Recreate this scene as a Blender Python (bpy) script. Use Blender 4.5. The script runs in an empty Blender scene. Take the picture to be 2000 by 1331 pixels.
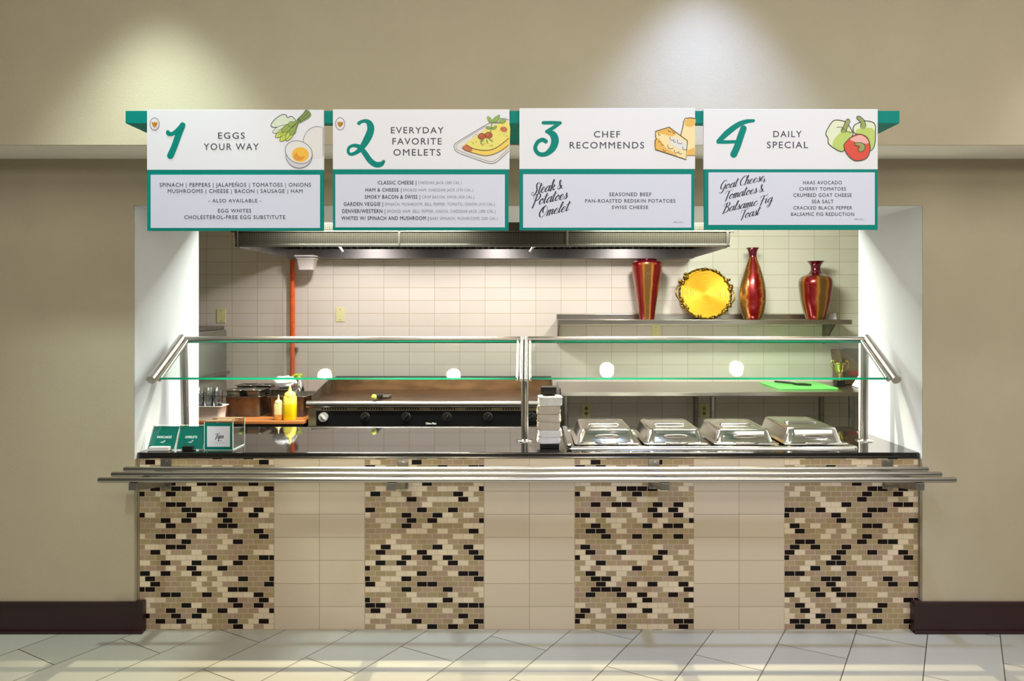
import bpy, bmesh, math, random
from mathutils import Vector, Matrix

# ------------------------------------------------------------------ frame
SC = bpy.context.scene
COL = SC.collection
F = 1460.0                      # focal length in pixels of a 2000 px wide frame
VX, VY = 1035.0, 600.0          # principal point
ZC = 1.66                       # camera height, depth axis is +Y
PI = math.pi
random.seed(7)

cam_d = bpy.data.cameras.new('camera')
cam = bpy.data.objects.new('camera', cam_d)
COL.objects.link(cam)
cam.location = (0, 0, ZC)
cam.rotation_euler = (PI / 2, 0, 0)
cam_d.sensor_fit = 'HORIZONTAL'
cam_d.sensor_width = 36
cam_d.lens = 36 * F / 2000
cam_d.shift_x = (1000 - VX) / 2000
cam_d.shift_y = -(665.5 - VY) / 2000
cam_d.clip_start = 0.05
SC.camera = cam

SC.view_settings.view_transform = 'Standard'
SC.view_settings.look = 'None'
SC.view_settings.gamma = 1
SC.view_settings.use_curve_mapping = False
SC.view_settings.exposure = 0.0

world = bpy.data.worlds.new('world')
SC.world = world
world.use_nodes = True
world.node_tree.nodes['Background'].inputs[0].default_value = (1.0, 0.96, 0.90, 1)
world.node_tree.nodes['Background'].inputs[1].default_value = 0.06


def light(name, kind, loc, power, color=(1, 1, 1), rot=(0, 0, 0), size=None, size_y=None, radius=None, spot=None, blend=0.3):
    d = bpy.data.lights.new(name, kind)
    o = bpy.data.objects.new(name, d)
    COL.objects.link(o)
    o.location = loc
    o.rotation_euler = rot
    d.energy = power
    d.color = color
    if kind == 'AREA':
        d.shape = 'RECTANGLE'
        d.size = size
        d.size_y = size_y or size
    else:
        d.shadow_soft_size = radius or 0.05
    if kind == 'SPOT':
        d.spot_size = spot
        d.spot_blend = blend
    return o


# dining-room ceiling light (wide soft), added front fill, two wall-wash spots, kitchen tubes
light('room_light', 'AREA', (1.1, 1.2, 3.72), 140, (1.0, 0.95, 0.87), size=7.0, size_y=2.4)
light('room_light', 'AREA', (1.3, -1.7, 3.72), 232, (1.0, 0.955, 0.885), rot=(math.radians(30), 0, 0), size=8.0, size_y=2.0)  # soft fill added behind the camera to brighten the counter front
light('wash_spot', 'SPOT', (0.80, 3.07, 3.70), 270, (0.42, 0.56, 1.0), radius=0.06, spot=math.radians(74), blend=0.85)
light('wash_spot', 'SPOT', (-1.72, 3.0, 3.70), 250, (0.78, 0.96, 0.92), radius=0.06, spot=math.radians(70), blend=0.75)
light('wash_spot', 'SPOT', (2.80, 3.08, 3.70), 110, (0.90, 0.94, 1.0), radius=0.06, spot=math.radians(74), blend=0.85)
light('kitchen_light', 'AREA', (-1.05, 4.76, 2.33), 76, (0.93, 1.0, 0.88), rot=(math.radians(34), 0, 0), size=1.2, size_y=0.16)
light('kitchen_light', 'AREA', (1.05, 4.76, 2.33), 76, (0.91, 1.0, 0.84), rot=(math.radians(34), 0, 0), size=1.2, size_y=0.16)


def at(px, py, Y):
    """the point at depth Y seen at pixel (px, py) of the 2000 x 1331 frame"""
    return Vector(((px - VX) * Y / F, Y, ZC - (py - VY) * Y / F))


def X(px, Y):
    return (px - VX) * Y / F


def Z(py, Y):
    return ZC - (py - VY) * Y / F


# ------------------------------------------------------------------ materials
def lin(c):
    out = []
    for v in c[:3]:
        v = v / 255.0
        out.append(v / 12.92 if v <= 0.04045 else ((v + 0.055) / 1.055) ** 2.4)
    return (*out, 1.0)


def mat(name, color, rough=0.5, metal=0.0, noise=None, bump=None, coat=0.0, ior=None, emis=None, spec=None):
    """color in sRGB 0-255. noise=(scale, amount, stretch) varies the colour, bump=(scale, strength)"""
    m = bpy.data.materials.new(name)
    m.use_nodes = True
    nt = m.node_tree
    b = nt.nodes['Principled BSDF']
    b.inputs['Base Color'].default_value = lin(color)
    b.inputs['Roughness'].default_value = rough
    b.inputs['Metallic'].default_value = metal
    if coat:
        b.inputs['Coat Weight'].default_value = coat
        b.inputs['Coat Roughness'].default_value = 0.05
    if ior:
        b.inputs['IOR'].default_value = ior
    if spec is not None:
        b.inputs['Specular IOR Level'].default_value = spec
    if emis:
        b.inputs['Emission Color'].default_value = (*emis[0], 1)
        b.inputs['Emission Strength'].default_value = emis[1]
    if noise or bump:
        tc = nt.nodes.new('ShaderNodeTexCoord')
        mp = nt.nodes.new('ShaderNodeMapping')
        nt.links.new(tc.outputs['Object'], mp.inputs[0])
        if noise:
            sc, am = noise[0], noise[1]
            if len(noise) > 2:
                mp.inputs['Scale'].default_value = noise[2]
            n = nt.nodes.new('ShaderNodeTexNoise')
            n.inputs['Scale'].default_value = sc
            n.inputs['Detail'].default_value = 4
            nt.links.new(mp.outputs[0], n.inputs['Vector'])
            r = nt.nodes.new('ShaderNodeMapRange')
            r.inputs[1].default_value = 0.3
            r.inputs[2].default_value = 0.7
            r.inputs[3].default_value = 1 - am
            r.inputs[4].default_value = 1 + am
            nt.links.new(n.outputs[0], r.inputs[0])
            mx = nt.nodes.new('ShaderNodeVectorMath')
            mx.operation = 'SCALE'
            mx.inputs[0].default_value = lin(color)[:3]
            nt.links.new(r.outputs[0], mx.inputs['Scale'])
            nt.links.new(mx.outputs[0], b.inputs['Base Color'])
        if bump:
            n2 = nt.nodes.new('ShaderNodeTexNoise')
            n2.inputs['Scale'].default_value = bump[0]
            n2.inputs['Detail'].default_value = 3
            nt.links.new(mp.outputs[0], n2.inputs['Vector'])
            bp = nt.nodes.new('ShaderNodeBump')
            bp.inputs['Strength'].default_value = bump[1]
            bp.inputs['Distance'].default_value = 0.004
            nt.links.new(n2.outputs[0], bp.inputs['Height'])
            nt.links.new(bp.outputs[0], b.inputs['Normal'])
    return m


class NT:
    """small helper to write node maths as calls"""
    def __init__(self, m):
        self.nt = m.node_tree
        self.b = self.nt.nodes['Principled BSDF']

    def op(self, o, a, b=None, c=None):
        n = self.nt.nodes.new('ShaderNodeMath')
        n.operation = o
        for i, v in enumerate((a, b, c)):
            if v is None:
                continue
            if isinstance(v, (int, float)):
                n.inputs[i].default_value = v
            else:
                self.nt.links.new(v, n.inputs[i])
        return n.outputs[0]

    def xyz(self):
        tc = self.nt.nodes.new('ShaderNodeTexCoord')
        s = self.nt.nodes.new('ShaderNodeSeparateXYZ')
        self.nt.links.new(tc.outputs['Object'], s.inputs[0])
        return s.outputs

    def white(self, a, b):
        c = self.nt.nodes.new('ShaderNodeCombineXYZ')
        self.nt.links.new(a, c.inputs[0])
        self.nt.links.new(b, c.inputs[1])
        w = self.nt.nodes.new('ShaderNodeTexWhiteNoise')
        w.noise_dimensions = '2D'
        self.nt.links.new(c.outputs[0], w.inputs['Vector'])
        return w.outputs['Value']

    def ramp(self, fac, stops, const=False):
        r = self.nt.nodes.new('ShaderNodeValToRGB')
        cr = r.color_ramp
        cr.interpolation = 'CONSTANT' if const else 'LINEAR'
        while len(cr.elements) < len(stops):
            cr.elements.new(0.5)
        for e, (p, c) in zip(cr.elements, stops):
            e.position = p
            e.color = lin(c)
        self.nt.links.new(fac, r.inputs[0])
        return r.outputs[0]

    def mix(self, fac, a, b):
        n = self.nt.nodes.new('ShaderNodeMix')
        n.data_type = 'RGBA'
        for i, v in ((0, fac), (6, a), (7, b)):
            if isinstance(v, (int, float)):
                n.inputs[i].default_value = v
            elif isinstance(v, tuple):
                n.inputs[i].default_value = lin(v)
            else:
                self.nt.links.new(v, n.inputs[i])
        return n.outputs[2]

    def cells(self, u, v, w, h, u0, v0, half, gap):
        """running-bond cells: returns (joint mask, cell u, cell v)"""
        vv = self.op('DIVIDE', self.op('SUBTRACT', v, v0), h)
        row = self.op('FLOOR', vv)
        uu = self.op('DIVIDE', self.op('SUBTRACT', u, u0), w)
        if half:
            par = self.op('FLOORED_MODULO', row, 2.0)
            uu = self.op('SUBTRACT', uu, self.op('MULTIPLY', par, half))
        col = self.op('FLOOR', uu)
        fu = self.op('MULTIPLY', self.op('SUBTRACT', 0.5, self.op('ABSOLUTE', self.op('SUBTRACT', self.op('FRACT', uu), 0.5))), w)
        fv = self.op('MULTIPLY', self.op('SUBTRACT', 0.5, self.op('ABSOLUTE', self.op('SUBTRACT', self.op('FRACT', vv), 0.5))), h)
        d = self.op('MINIMUM', fu, fv)
        return self.op('LESS_THAN', d, gap / 2), col, row

    def noise(self, scale, detail=3):
        tc = self.nt.nodes.new('ShaderNodeTexCoord')
        n = self.nt.nodes.new('ShaderNodeTexNoise')
        n.inputs['Scale'].default_value = scale
        n.inputs['Detail'].default_value = detail
        self.nt.links.new(tc.outputs['Object'], n.inputs['Vector'])
        return n.outputs[0]

    def color(self, c):
        self.nt.links.new(c, self.b.inputs['Base Color'])


def floor_mat():
    m = mat('floor_tile', (185, 180, 160), 0.32)
    n = NT(m)
    x, y, z = n.xyz()
    c, s = math.cos(PI / 6), math.sin(PI / 6)
    u = n.op('ADD', n.op('MULTIPLY', x, s), n.op('MULTIPLY', y, c))
    v = n.op('SUBTRACT', n.op('MULTIPLY', x, c), n.op('MULTIPLY', y, s))
    g, cu, cv = n.cells(u, v, 0.634, 0.3176, 1.898, -0.784, 0.5, 0.0045)
    r = n.white(cu, cv)
    t = n.ramp(r, [(0, (164, 162, 150)), (1, (178, 175, 162))])
    t = n.mix(n.op('MULTIPLY', n.noise(5, 5), 0.35), t, (158, 155, 142))
    n.color(n.mix(g, t, (78, 68, 55)))
    return m


def kitchen_tile_mat():
    m = mat('cream_wall_tile', (214, 206, 184), 0.22)
    n = NT(m)
    x, y, z = n.xyz()
    g, cu, cv = n.cells(x, z, 0.2062, 0.10476, -1.1896, 1.7134, 0, 0.0036)
    r = n.white(cu, cv)
    t = n.ramp(r, [(0, (218, 212, 199)), (1, (224, 218, 206))])
    n.color(n.mix(g, t, (186, 170, 136)))
    return m


def counter_tile_mat():
    m = mat('ivory_counter_tile', (206, 190, 160), 0.3)
    n = NT(m)
    x, y, z = n.xyz()
    g, cu, cv = n.cells(x, z, 0.2328, 0.1187, 0.0, 0.0005, 0, 0.003)
    r = n.white(cu, cv)
    t = n.ramp(r, [(0, (200, 183, 158)), (1, (208, 191, 166))])
    n.color(n.mix(g, t, (158, 143, 117)))
    return m


def mosaic_mat():
    m = mat('brown_mosaic_tile', (150, 130, 100), 0.28)
    n = NT(m)
    x, y, z = n.xyz()
    g, cu, cv = n.cells(x, z, 0.0531, 0.02727, 0.0, 0.003, 0.5, 0.0028)
    oi = m.node_tree.nodes.new('ShaderNodeObjectInfo')
    sx = m.node_tree.nodes.new('ShaderNodeSeparateXYZ')
    m.node_tree.links.new(oi.outputs['Location'], sx.inputs[0])
    cu = n.op('ADD', cu, n.op('FLOOR', n.op('MULTIPLY', sx.outputs[0], 37.0)))
    q = n.op('ADD', n.op('ADD', n.op('MULTIPLY', cu, 0.3819), n.op('MULTIPLY', cv, 0.2360)), n.op('MULTIPLY', n.white(cu, cv), 0.62))
    r = n.op('FRACT', n.op('ADD', q, 50.0))
    t = n.ramp(r, [(0.0, (24, 11, 8)), (0.13, (18, 16, 13)), (0.18, (168, 147, 110)), (0.30, (216, 197, 166)), (0.44, (164, 138, 112)),
                   (0.56, (160, 141, 103)), (0.68, (220, 202, 172)), (0.79, (168, 143, 118)), (0.90, (158, 137, 102))], True)
    n.color(n.mix(g, t, (186, 172, 148)))
    return m


def perforated_mat():
    m = mat('perforated_steel', (150, 146, 138), 0.35, 0.9)
    n = NT(m)
    x, y, z = n.xyz()
    p = 0.0115
    a = n.op('SUBTRACT', n.op('FRACT', n.op('DIVIDE', x, p)), 0.5)
    b = n.op('SUBTRACT', n.op('FRACT', n.op('DIVIDE', z, p)), 0.5)
    d = n.op('SQRT', n.op('ADD', n.op('MULTIPLY', a, a), n.op('MULTIPLY', b, b)))
    h = n.op('LESS_THAN', d, 0.33)
    n.color(n.mix(h, (76, 71, 63), (28, 23, 18)))
    return m


def vase_mat(name, phase, k, crackle=0.0):
    m = mat(name, (150, 40, 20), 0.25, 0.55, coat=0.6)
    n = NT(m)
    x, y, z = n.xyz()
    ang = n.op('ADD', n.op('ARCTAN2', y, x), phase)
    w = n.op('ADD', n.op('MULTIPLY', n.op('SINE', n.op('MULTIPLY', ang, k)), 0.5), 0.5)  # bands round the axis: mostly reflections painted into the lacquer colour
    w = n.op('ADD', w, n.op('MULTIPLY', n.op('SUBTRACT', n.noise(26 if crackle else 12, 6), 0.5), 0.45 + crackle))
    top = n.op('GREATER_THAN', z, 5.0)
    n.color(n.ramp(w, [(0.0, (122, 4, 12)), (0.32, (140, 14, 10)), (0.50, (160, 66, 18)), (0.68, (184, 130, 54)), (0.9, (120, 84, 36))]))
    return m


def thin_glass(name, tint, boost=1.0):
    m = bpy.data.materials.new(name)
    m.use_nodes = True
    nt = m.node_tree
    nt.nodes.clear()
    out = nt.nodes.new('ShaderNodeOutputMaterial')
    tr = nt.nodes.new('ShaderNodeBsdfTransparent')
    tr.inputs[0].default_value = (*tint, 1)
    gl = nt.nodes.new('ShaderNodeBsdfGlossy')
    gl.inputs['Roughness'].default_value = 0.01
    # Schlick reflectance from the viewing angle, the same on both faces of the pane
    ge = nt.nodes.new('ShaderNodeNewGeometry')
    dt = nt.nodes.new('ShaderNodeVectorMath')
    dt.operation = 'DOT_PRODUCT'
    nt.links.new(ge.outputs['Incoming'], dt.inputs[0])
    nt.links.new(ge.outputs['Normal'], dt.inputs[1])

    def mm(op, a, b):
        n = nt.nodes.new('ShaderNodeMath')
        n.operation = op
        for i, v in enumerate((a, b)):
            if isinstance(v, (int, float)):
                n.inputs[i].default_value = v
            else:
                nt.links.new(v, n.inputs[i])
        return n
    c1 = mm('ABSOLUTE', dt.outputs['Value'], 0)
    c2 = mm('SUBTRACT', 1.0, c1.outputs[0])
    c3 = mm('POWER', c2.outputs[0], 5.0)
    c4 = mm('MULTIPLY', c3.outputs[0], 0.96)
    c5 = mm('ADD', c4.outputs[0], 0.04)
    ml = mm('MULTIPLY', c5.outputs[0], boost)
    ml.use_clamp = True
    mx = nt.nodes.new('ShaderNodeMixShader')
    nt.links.new(ml.outputs[0], mx.inputs[0])
    nt.links.new(tr.outputs[0], mx.inputs[1])
    nt.links.new(gl.outputs[0], mx.inputs[2])
    nt.links.new(mx.outputs[0], out.inputs[0])
    return m


M = {}
M['floor'] = floor_mat()
M['paint'] = mat('beige_wall_covering', (180, 168, 142), 0.75, noise=(3.0, 0.04), bump=(260, 0.25))
M['white_paint'] = mat('white_wall_paint', (205, 208, 213), 0.6, bump=(180, 0.12))
M['soffit_bounce'] = mat('soffit_paint_with_bounce', (238, 233, 224), 0.7)  # underside made paler to carry light bounced up from the floor
M['ceiling'] = mat('ceiling_paint', (225, 222, 212), 0.8)
M['kitchen_tile'] = kitchen_tile_mat()
M['counter_tile'] = counter_tile_mat()
M['mosaic'] = mosaic_mat()
M['mosaic'].node_tree.nodes['Principled BSDF'].inputs['Roughness'].default_value = 0.42
M['mosaic'].node_tree.nodes['Principled BSDF'].inputs['Specular IOR Level'].default_value = 0.15
M['granite'] = mat('black_granite', (16, 15, 16), 0.05, ior=1.75, noise=(220, 0.6))
M['quarry'] = mat('dark_red_quarry_tile', (28, 19, 15), 0.5)
M['maroon'] = mat('dark_maroon_vinyl', (44, 20, 23), 0.35)
M['steel'] = mat('brushed_steel', (188, 182, 175), 0.28, 1.0, noise=(12, 0.04, (0.2, 3, 3)))
M['polished'] = mat('polished_steel', (206, 203, 198), 0.13, 1.0)
M['dull_steel'] = mat('dull_steel', (150, 146, 138), 0.38, 1.0, noise=(14, 0.15))
M['worn_steel'] = mat('heat_stained_steel', (104, 97, 87), 0.34, 0.75, noise=(9, 0.5))
M['hood_rim'] = mat('dark_brushed_steel', (78, 74, 68), 0.4, 1.0)
M['apron'] = mat('yellowed_steel', (168, 150, 116), 0.4, 0.8, noise=(10, 0.3))
M['splash'] = mat('browned_steel', (190, 152, 112), 0.26, 0.9, noise=(5, 0.4, (1, 1, 3)))
M['bare_metal'] = mat('bare_metal', (205, 203, 200), 0.4, 0.6)
M['trough'] = mat('trough_steel', (150, 147, 145), 0.3, 1.0)
M['kitchen_side'] = mat('kitchen_side_paint', (150, 146, 132), 0.6)
M['perf'] = perforated_mat()
M['greasy'] = mat('greasy_griddle_plate', (96, 70, 46), 0.28, 0.8, noise=(6, 0.45, (0.5, 2, 2)))
M['grey_enamel'] = mat('grey_green_enamel', (128, 130, 118), 0.4, 0.3)
M['dark'] = mat('black_plastic', (16, 15, 17), 0.4)
M['panel'] = mat('black_control_panel', (14, 14, 15), 0.3)
M['knob'] = mat('knob_black', (24, 23, 22), 0.35)
M['teal'] = mat('teal_paint', (0, 134, 124), 0.45, spec=0.15)
M['teal_card'] = mat('teal_card', (0, 118, 104), 0.45, spec=0.2)
M['board'] = mat('white_sign_board', (229, 231, 239), 0.45)
M['sheet'] = mat('pale_blue_menu_sheet', (212, 216, 235), 0.4)
M['ink'] = mat('charcoal_ink', (62, 64, 78), 0.6)
M['ink_dark'] = mat('black_ink', (30, 32, 44), 0.6)
M['ink_light'] = mat('grey_ink', (118, 118, 132), 0.6)
M['white_ink'] = mat('white_ink', (230, 245, 240), 0.6)
M['outline'] = mat('violet_grey_line', (84, 78, 98), 0.6)
M['olive_line'] = mat('dark_green_line', (64, 70, 40), 0.6)
M['brown_line'] = mat('brown_line', (84, 62, 34), 0.6)
for k, c in dict(leaf=(150, 176, 84), leaf_lite=(196, 210, 92), leaf_dark=(112, 140, 82), pale_leaf=(214, 226, 206), egg=(226, 225, 224),
                 egg_shade=(206, 205, 212), yolk=(240, 186, 62), yolk_deep=(228, 150, 46), plate_white=(224, 222, 222), omelet=(232, 222, 118),
                 omelet_fold=(240, 206, 96), rust=(196, 112, 70), tomato=(182, 84, 52), cheese=(244, 224, 170), cheese_deep=(232, 184, 92),
                 pepper=(188, 208, 110), pepper_lite=(226, 232, 204), red=(220, 78, 62), pink=(236, 178, 172), stem=(150, 164, 96), gold=(214, 150, 40)).items():
    M[k] = mat('print_' + k, c, 0.6)
M['glass'] = thin_glass('clear_glass', (0.945, 0.98, 0.955))
M['acrylic'] = thin_glass('clear_acrylic', (0.93, 0.95, 0.94), 1.6)
M['cup'] = thin_glass('clear_plastic', (0.93, 0.95, 0.96), 2.6)
M['glass_edge'] = mat('green_glass_edge', (0, 132, 100), 0.12, coat=0.5)
_nt = M['glass_edge'].node_tree
_tl = _nt.nodes.new('ShaderNodeBsdfTranslucent')
_tl.inputs[0].default_value = lin((10, 170, 128))
_mx = _nt.nodes.new('ShaderNodeMixShader')
_mx.inputs[0].default_value = 0.3
_nt.links.new(_nt.nodes['Principled BSDF'].outputs[0], _mx.inputs[1])
_nt.links.new(_tl.outputs[0], _mx.inputs[2])
_nt.links.new(_mx.outputs[0], _nt.nodes['Material Output'].inputs[0])
M['edge_white'] = mat('frosted_acrylic_edge', (214, 232, 222), 0.35)
M['orange'] = mat('orange_pipe_paint', (226, 92, 24), 0.4, noise=(14, 0.2))
M['ivory'] = mat('ivory_cover_plate', (226, 222, 164), 0.4)
M['ivory_dark'] = mat('ivory_slot', (120, 112, 70), 0.5)
M['gold_weave'] = mat('gold_woven_platter', (196, 146, 8), 0.3, 0.5)
M['antique'] = mat('antique_gold', (120, 94, 34), 0.28, 0.9, noise=(60, 0.5))
M['trophy'] = mat('bright_gold', (226, 206, 96), 0.15, 1.0)
M['cardboard'] = mat('brown_cardboard', (112, 88, 58), 0.8)
M['cardboard_in'] = mat('brown_cardboard_inner', (100, 78, 50), 0.8)
M['red_print'] = mat('red_print_on_box', (176, 52, 40), 0.6)
M['green_board'] = mat('green_cutting_board', (112, 226, 104), 0.4)
M['wood'] = mat('orange_wood_board', (170, 104, 54), 0.5, noise=(8, 0.25, (0.4, 3, 3)))
M['yellow'] = mat('yellow_mustard_plastic', (248, 208, 14), 0.35)
M['yellow_lite'] = mat('pale_yellow_plastic', (246, 224, 96), 0.35)
M['cream'] = mat('cream_plastic', (226, 206, 142), 0.4)
M['cream_low'] = mat('sauce_in_bottle', (214, 148, 72), 0.4, noise=(60, 0.3))
M['lime'] = mat('lime_plastic', (186, 196, 60), 0.4)
M['napkin'] = mat('white_paper_napkin', (228, 224, 220), 0.85, noise=(40, 0.05), bump=(60, 0.4))
M['napkin_brown'] = mat('kraft_paper_napkin', (196, 184, 168), 0.85, noise=(40, 0.05), bump=(60, 0.4))
M['white_plastic'] = mat('white_plastic', (214, 206, 202), 0.45)
M['wrap'] = mat('crumpled_wrap', (222, 224, 228), 0.25, coat=0.5)
M['pink_print'] = mat('pink_print', (232, 62, 96), 0.5)
M['bag'] = mat('white_packaging', (226, 224, 228), 0.5)
M['bulb'] = mat('lit_bulb', (255, 244, 226), 0.4, emis=((1.0, 0.93, 0.82), 60.0))
M['tube'] = mat('lit_tube', (255, 255, 250), 0.4, emis=((0.95, 1.0, 0.96), 9.0))
M['lamp_glass'] = mat('lit_hood_lamp', (255, 252, 246), 0.4, emis=((1.0, 0.95, 0.9), 14.0))
M['vase_a'] = vase_mat('red_gold_reflection_lacquer', 0.5, 4)
M['vase_b'] = vase_mat('red_gold_crackle_lacquer', 1.2, 3, 0.5)
M['vase_c'] = vase_mat('crimson_gold_reflection_lacquer', 0.3, 4)
M['vase_rim'] = mat('dark_crimson_lacquer', (92, 10, 26), 0.2, 0.3, coat=0.8)
M['trim_metal'] = mat('beige_edge_trim', (150, 138, 110), 0.4, 0.4)


# ------------------------------------------------------------------ mesh builder
def catmull(pts, n=8, closed=False):
    P = [Vector(p) for p in pts]
    m = len(P)
    if m < 3:
        return P
    out = []
    rng = range(m) if closed else range(m - 1)
    for i in rng:
        if closed:
            p0, p1, p2, p3 = P[(i - 1) % m], P[i], P[(i + 1) % m], P[(i + 2) % m]
        else:
            p0, p1, p2, p3 = P[max(i - 1, 0)], P[i], P[i + 1], P[min(i + 2, m - 1)]
        for k in range(n):
            t = k / n
            out.append(0.5 * ((2 * p1) + (p2 - p0) * t + (2 * p0 - 5 * p1 + 4 * p2 - p3) * t * t + (3 * p1 - p0 - 3 * p2 + p3) * t ** 3))
    if not closed:
        out.append(P[-1])
    return out


def rrect(cx, cy, w, d, r, z, n=5, rot=0.0):
    """ring of a rounded rectangle, counter-clockwise seen from above"""
    r = min(r, w / 2 - 1e-5, d / 2 - 1e-5)
    pts = []
    for sx, sy, a0 in ((1, 1, 0), (-1, 1, PI / 2), (-1, -1, PI), (1, -1, 3 * PI / 2)):
        for k in range(n + 1):
            a = a0 + PI / 2 * k / n
            px = sx * (w / 2 - r) + r * math.cos(a)
            py = sy * (d / 2 - r) + r * math.sin(a)
            pts.append(Vector((cx + px * math.cos(rot) - py * math.sin(rot), cy + px * math.sin(rot) + py * math.cos(rot), z)))
    return pts


class MB:
    def __init__(self):
        self.v, self.f, self.m, self.s = [], [], [], []

    def add(self, vs, fs, mi=0, smooth=False):
        o = len(self.v)
        self.v += [tuple(p) for p in vs]
        for q in fs:
            self.f.append([i + o for i in q])
            self.m.append(mi)
            self.s.append(smooth)
        return self

    def box(self, x0, x1, y0, y1, z0, z1, mi=0):
        vs = [(x0, y0, z0), (x1, y0, z0), (x1, y1, z0), (x0, y1, z0), (x0, y0, z1), (x1, y0, z1), (x1, y1, z1), (x0, y1, z1)]
        return self.add(vs, [(0, 3, 2, 1), (4, 5, 6, 7), (0, 1, 5, 4), (1, 2, 6, 5), (2, 3, 7, 6), (3, 0, 4, 7)], mi)

    def obox(self, c, ax, ay, az, mi=0):
        """oriented box: centre and three half-axis vectors"""
        c, ax, ay, az = Vector(c), Vector(ax), Vector(ay), Vector(az)
        vs = [c + sx * ax + sy * ay + sz * az for sz in (-1, 1) for sx, sy in ((-1, -1), (1, -1), (1, 1), (-1, 1))]
        return self.add(vs, [(0, 3, 2, 1), (4, 5, 6, 7), (0, 1, 5, 4), (1, 2, 6, 5), (2, 3, 7, 6), (3, 0, 4, 7)], mi)

    def loft(self, rings, cap0=True, cap1=True, mi=0, smooth=True, closed=False):
        n = len(rings[0])
        vs = [p for r in rings for p in r]
        fs = []
        R = len(rings)
        for i in range(R if closed else R - 1):
            a, b = i * n, ((i + 1) % R) * n
            for k in range(n):
                k2 = (k + 1) % n
                fs.append((a + k, a + k2, b + k2, b + k))
        self.add(vs, fs, mi, smooth)
        if not closed:
            if cap0:
                self.add(rings[0], [tuple(reversed(range(n)))], mi)
            if cap1:
                self.add(rings[-1], [tuple(range(n))], mi)
        return self

    def tube(self, pts, r, seg=16, closed=False, mi=0, caps=True):
        P = [Vector(p) for p in pts]
        rr = r if isinstance(r, (list, tuple)) else [r] * len(P)
        n = len(P)
        up = None
        rings = []
        for i in range(n):
            if closed:
                t = P[(i + 1) % n] - P[i - 1]
            else:
                t = P[min(i + 1, n - 1)] - P[max(i - 1, 0)]
            t.normalize()
            if up is None:
                up = Vector((0, 0, 1)) if abs(t.z) < 0.9 else Vector((0, 1, 0))
            a = up - t * up.dot(t)
            if a.length < 1e-6:
                a = t.orthogonal()
            a.normalize()
            up = a
            b = t.cross(a)
            rings.append([P[i] + (a * math.cos(2 * PI * k / seg) + b * math.sin(2 * PI * k / seg)) * rr[i] for k in range(seg)])
        return self.loft(rings, caps, caps, mi, True, closed)

    def cyl(self, p0, p1, r, seg=24, mi=0):
        return self.tube([p0, p1], r, seg, mi=mi)

    def lathe(self, prof, c, seg=40, mi=0, cap0=True, cap1=False):
        c = Vector(c)
        rings = [[c + Vector((r * math.cos(2 * PI * k / seg), r * math.sin(2 * PI * k / seg), z)) for k in range(seg)] for r, z in prof]
        return self.loft(rings, cap0, cap1, mi)

    def ball(self, c, r, mi=0, seg=16, squash=(1, 1, 1)):
        c = Vector(c)
        rings = []
        for i in range(1, seg // 2):
            th = PI * i / (seg // 2)
            rings.append([c + Vector((squash[0] * r * math.sin(th) * math.cos(2 * PI * k / seg), squash[1] * r * math.sin(th) * math.sin(2 * PI * k / seg), -squash[2] * r * math.cos(th))) for k in range(seg)])
        return self.loft(rings, True, True, mi)

    def extrude(self, poly, vec, mi=0):
        poly = [Vector(p) for p in poly]
        vec = Vector(vec)
        n = len(poly)
        vs = poly + [p + vec for p in poly]
        fs = [tuple(range(n)), tuple(reversed(range(n, 2 * n)))]
        fs += [((k + 1) % n, k, k + n, (k + 1) % n + n) for k in range(n)]
        return self.add(vs, fs, mi)

    def build(self, name, mats, parent=None, bevel=0.0, seg=2, label=None, origin=None):
        me = bpy.data.meshes.new(name)
        o0 = Vector(origin) if origin is not None else (Vector(parent.location) if parent else Vector((0, 0, 0)))
        me.from_pydata([tuple(Vector(p) - o0) for p in self.v], [], self.f)
        if not isinstance(mats, (list, tuple)):
            mats = [mats]
        for mm in mats:
            me.materials.append(mm)
        for p, mi, s in zip(me.polygons, self.m, self.s):
            p.material_index = mi
            p.use_smooth = s
        bm = bmesh.new()
        bm.from_mesh(me)
        bmesh.ops.recalc_face_normals(bm, faces=bm.faces)
        bm.to_mesh(me)
        bm.free()
        me.update()
        o = bpy.data.objects.new(name, me)
        COL.objects.link(o)
        if parent:
            o.parent = parent
            root = parent
            loc = o0 - Vector(parent.location)
            o.location = (0, 0, 0) if origin is None else loc
        else:
            o.location = o0
        if bevel:
            b = o.modifiers.new('bevel', 'BEVEL')
            b.width = bevel
            b.segments = seg
            b.limit_method = 'ANGLE'
            b.angle_limit = math.radians(50)
        if label:
            o['label'] = label
        return o


def tag(o, label, cat, group=None):
    o['label'] = label
    o['category'] = cat
    if group:
        o['group'] = group
    return o


def thing(name, label, cat, loc, group=None):
    o = bpy.data.objects.new(name, None)
    o.empty_display_size = 0.05
    COL.objects.link(o)
    o.location = loc
    return tag(o, label, cat, group)


def struct(o):
    o['kind'] = 'structure'
    return o


def sub(mb, name, mats, part, **k):
    """a sub-part: child of a part (the part's mesh is relative to the thing's base, so reuse that origin)"""
    base = Vector(part.parent.location)
    o = mb.build(name, mats, None, origin=base, **k)
    o.parent = part
    o.location = (0, 0, 0)
    return o


def copy_tree(o, parent=None):
    c = o.copy()
    COL.objects.link(c)
    if parent:
        c.parent = parent
    for ch in list(o.children):
        copy_tree(ch, c)
    return c


# ------------------------------------------------------------------ flat lettering
_font_cache = {}


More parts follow.
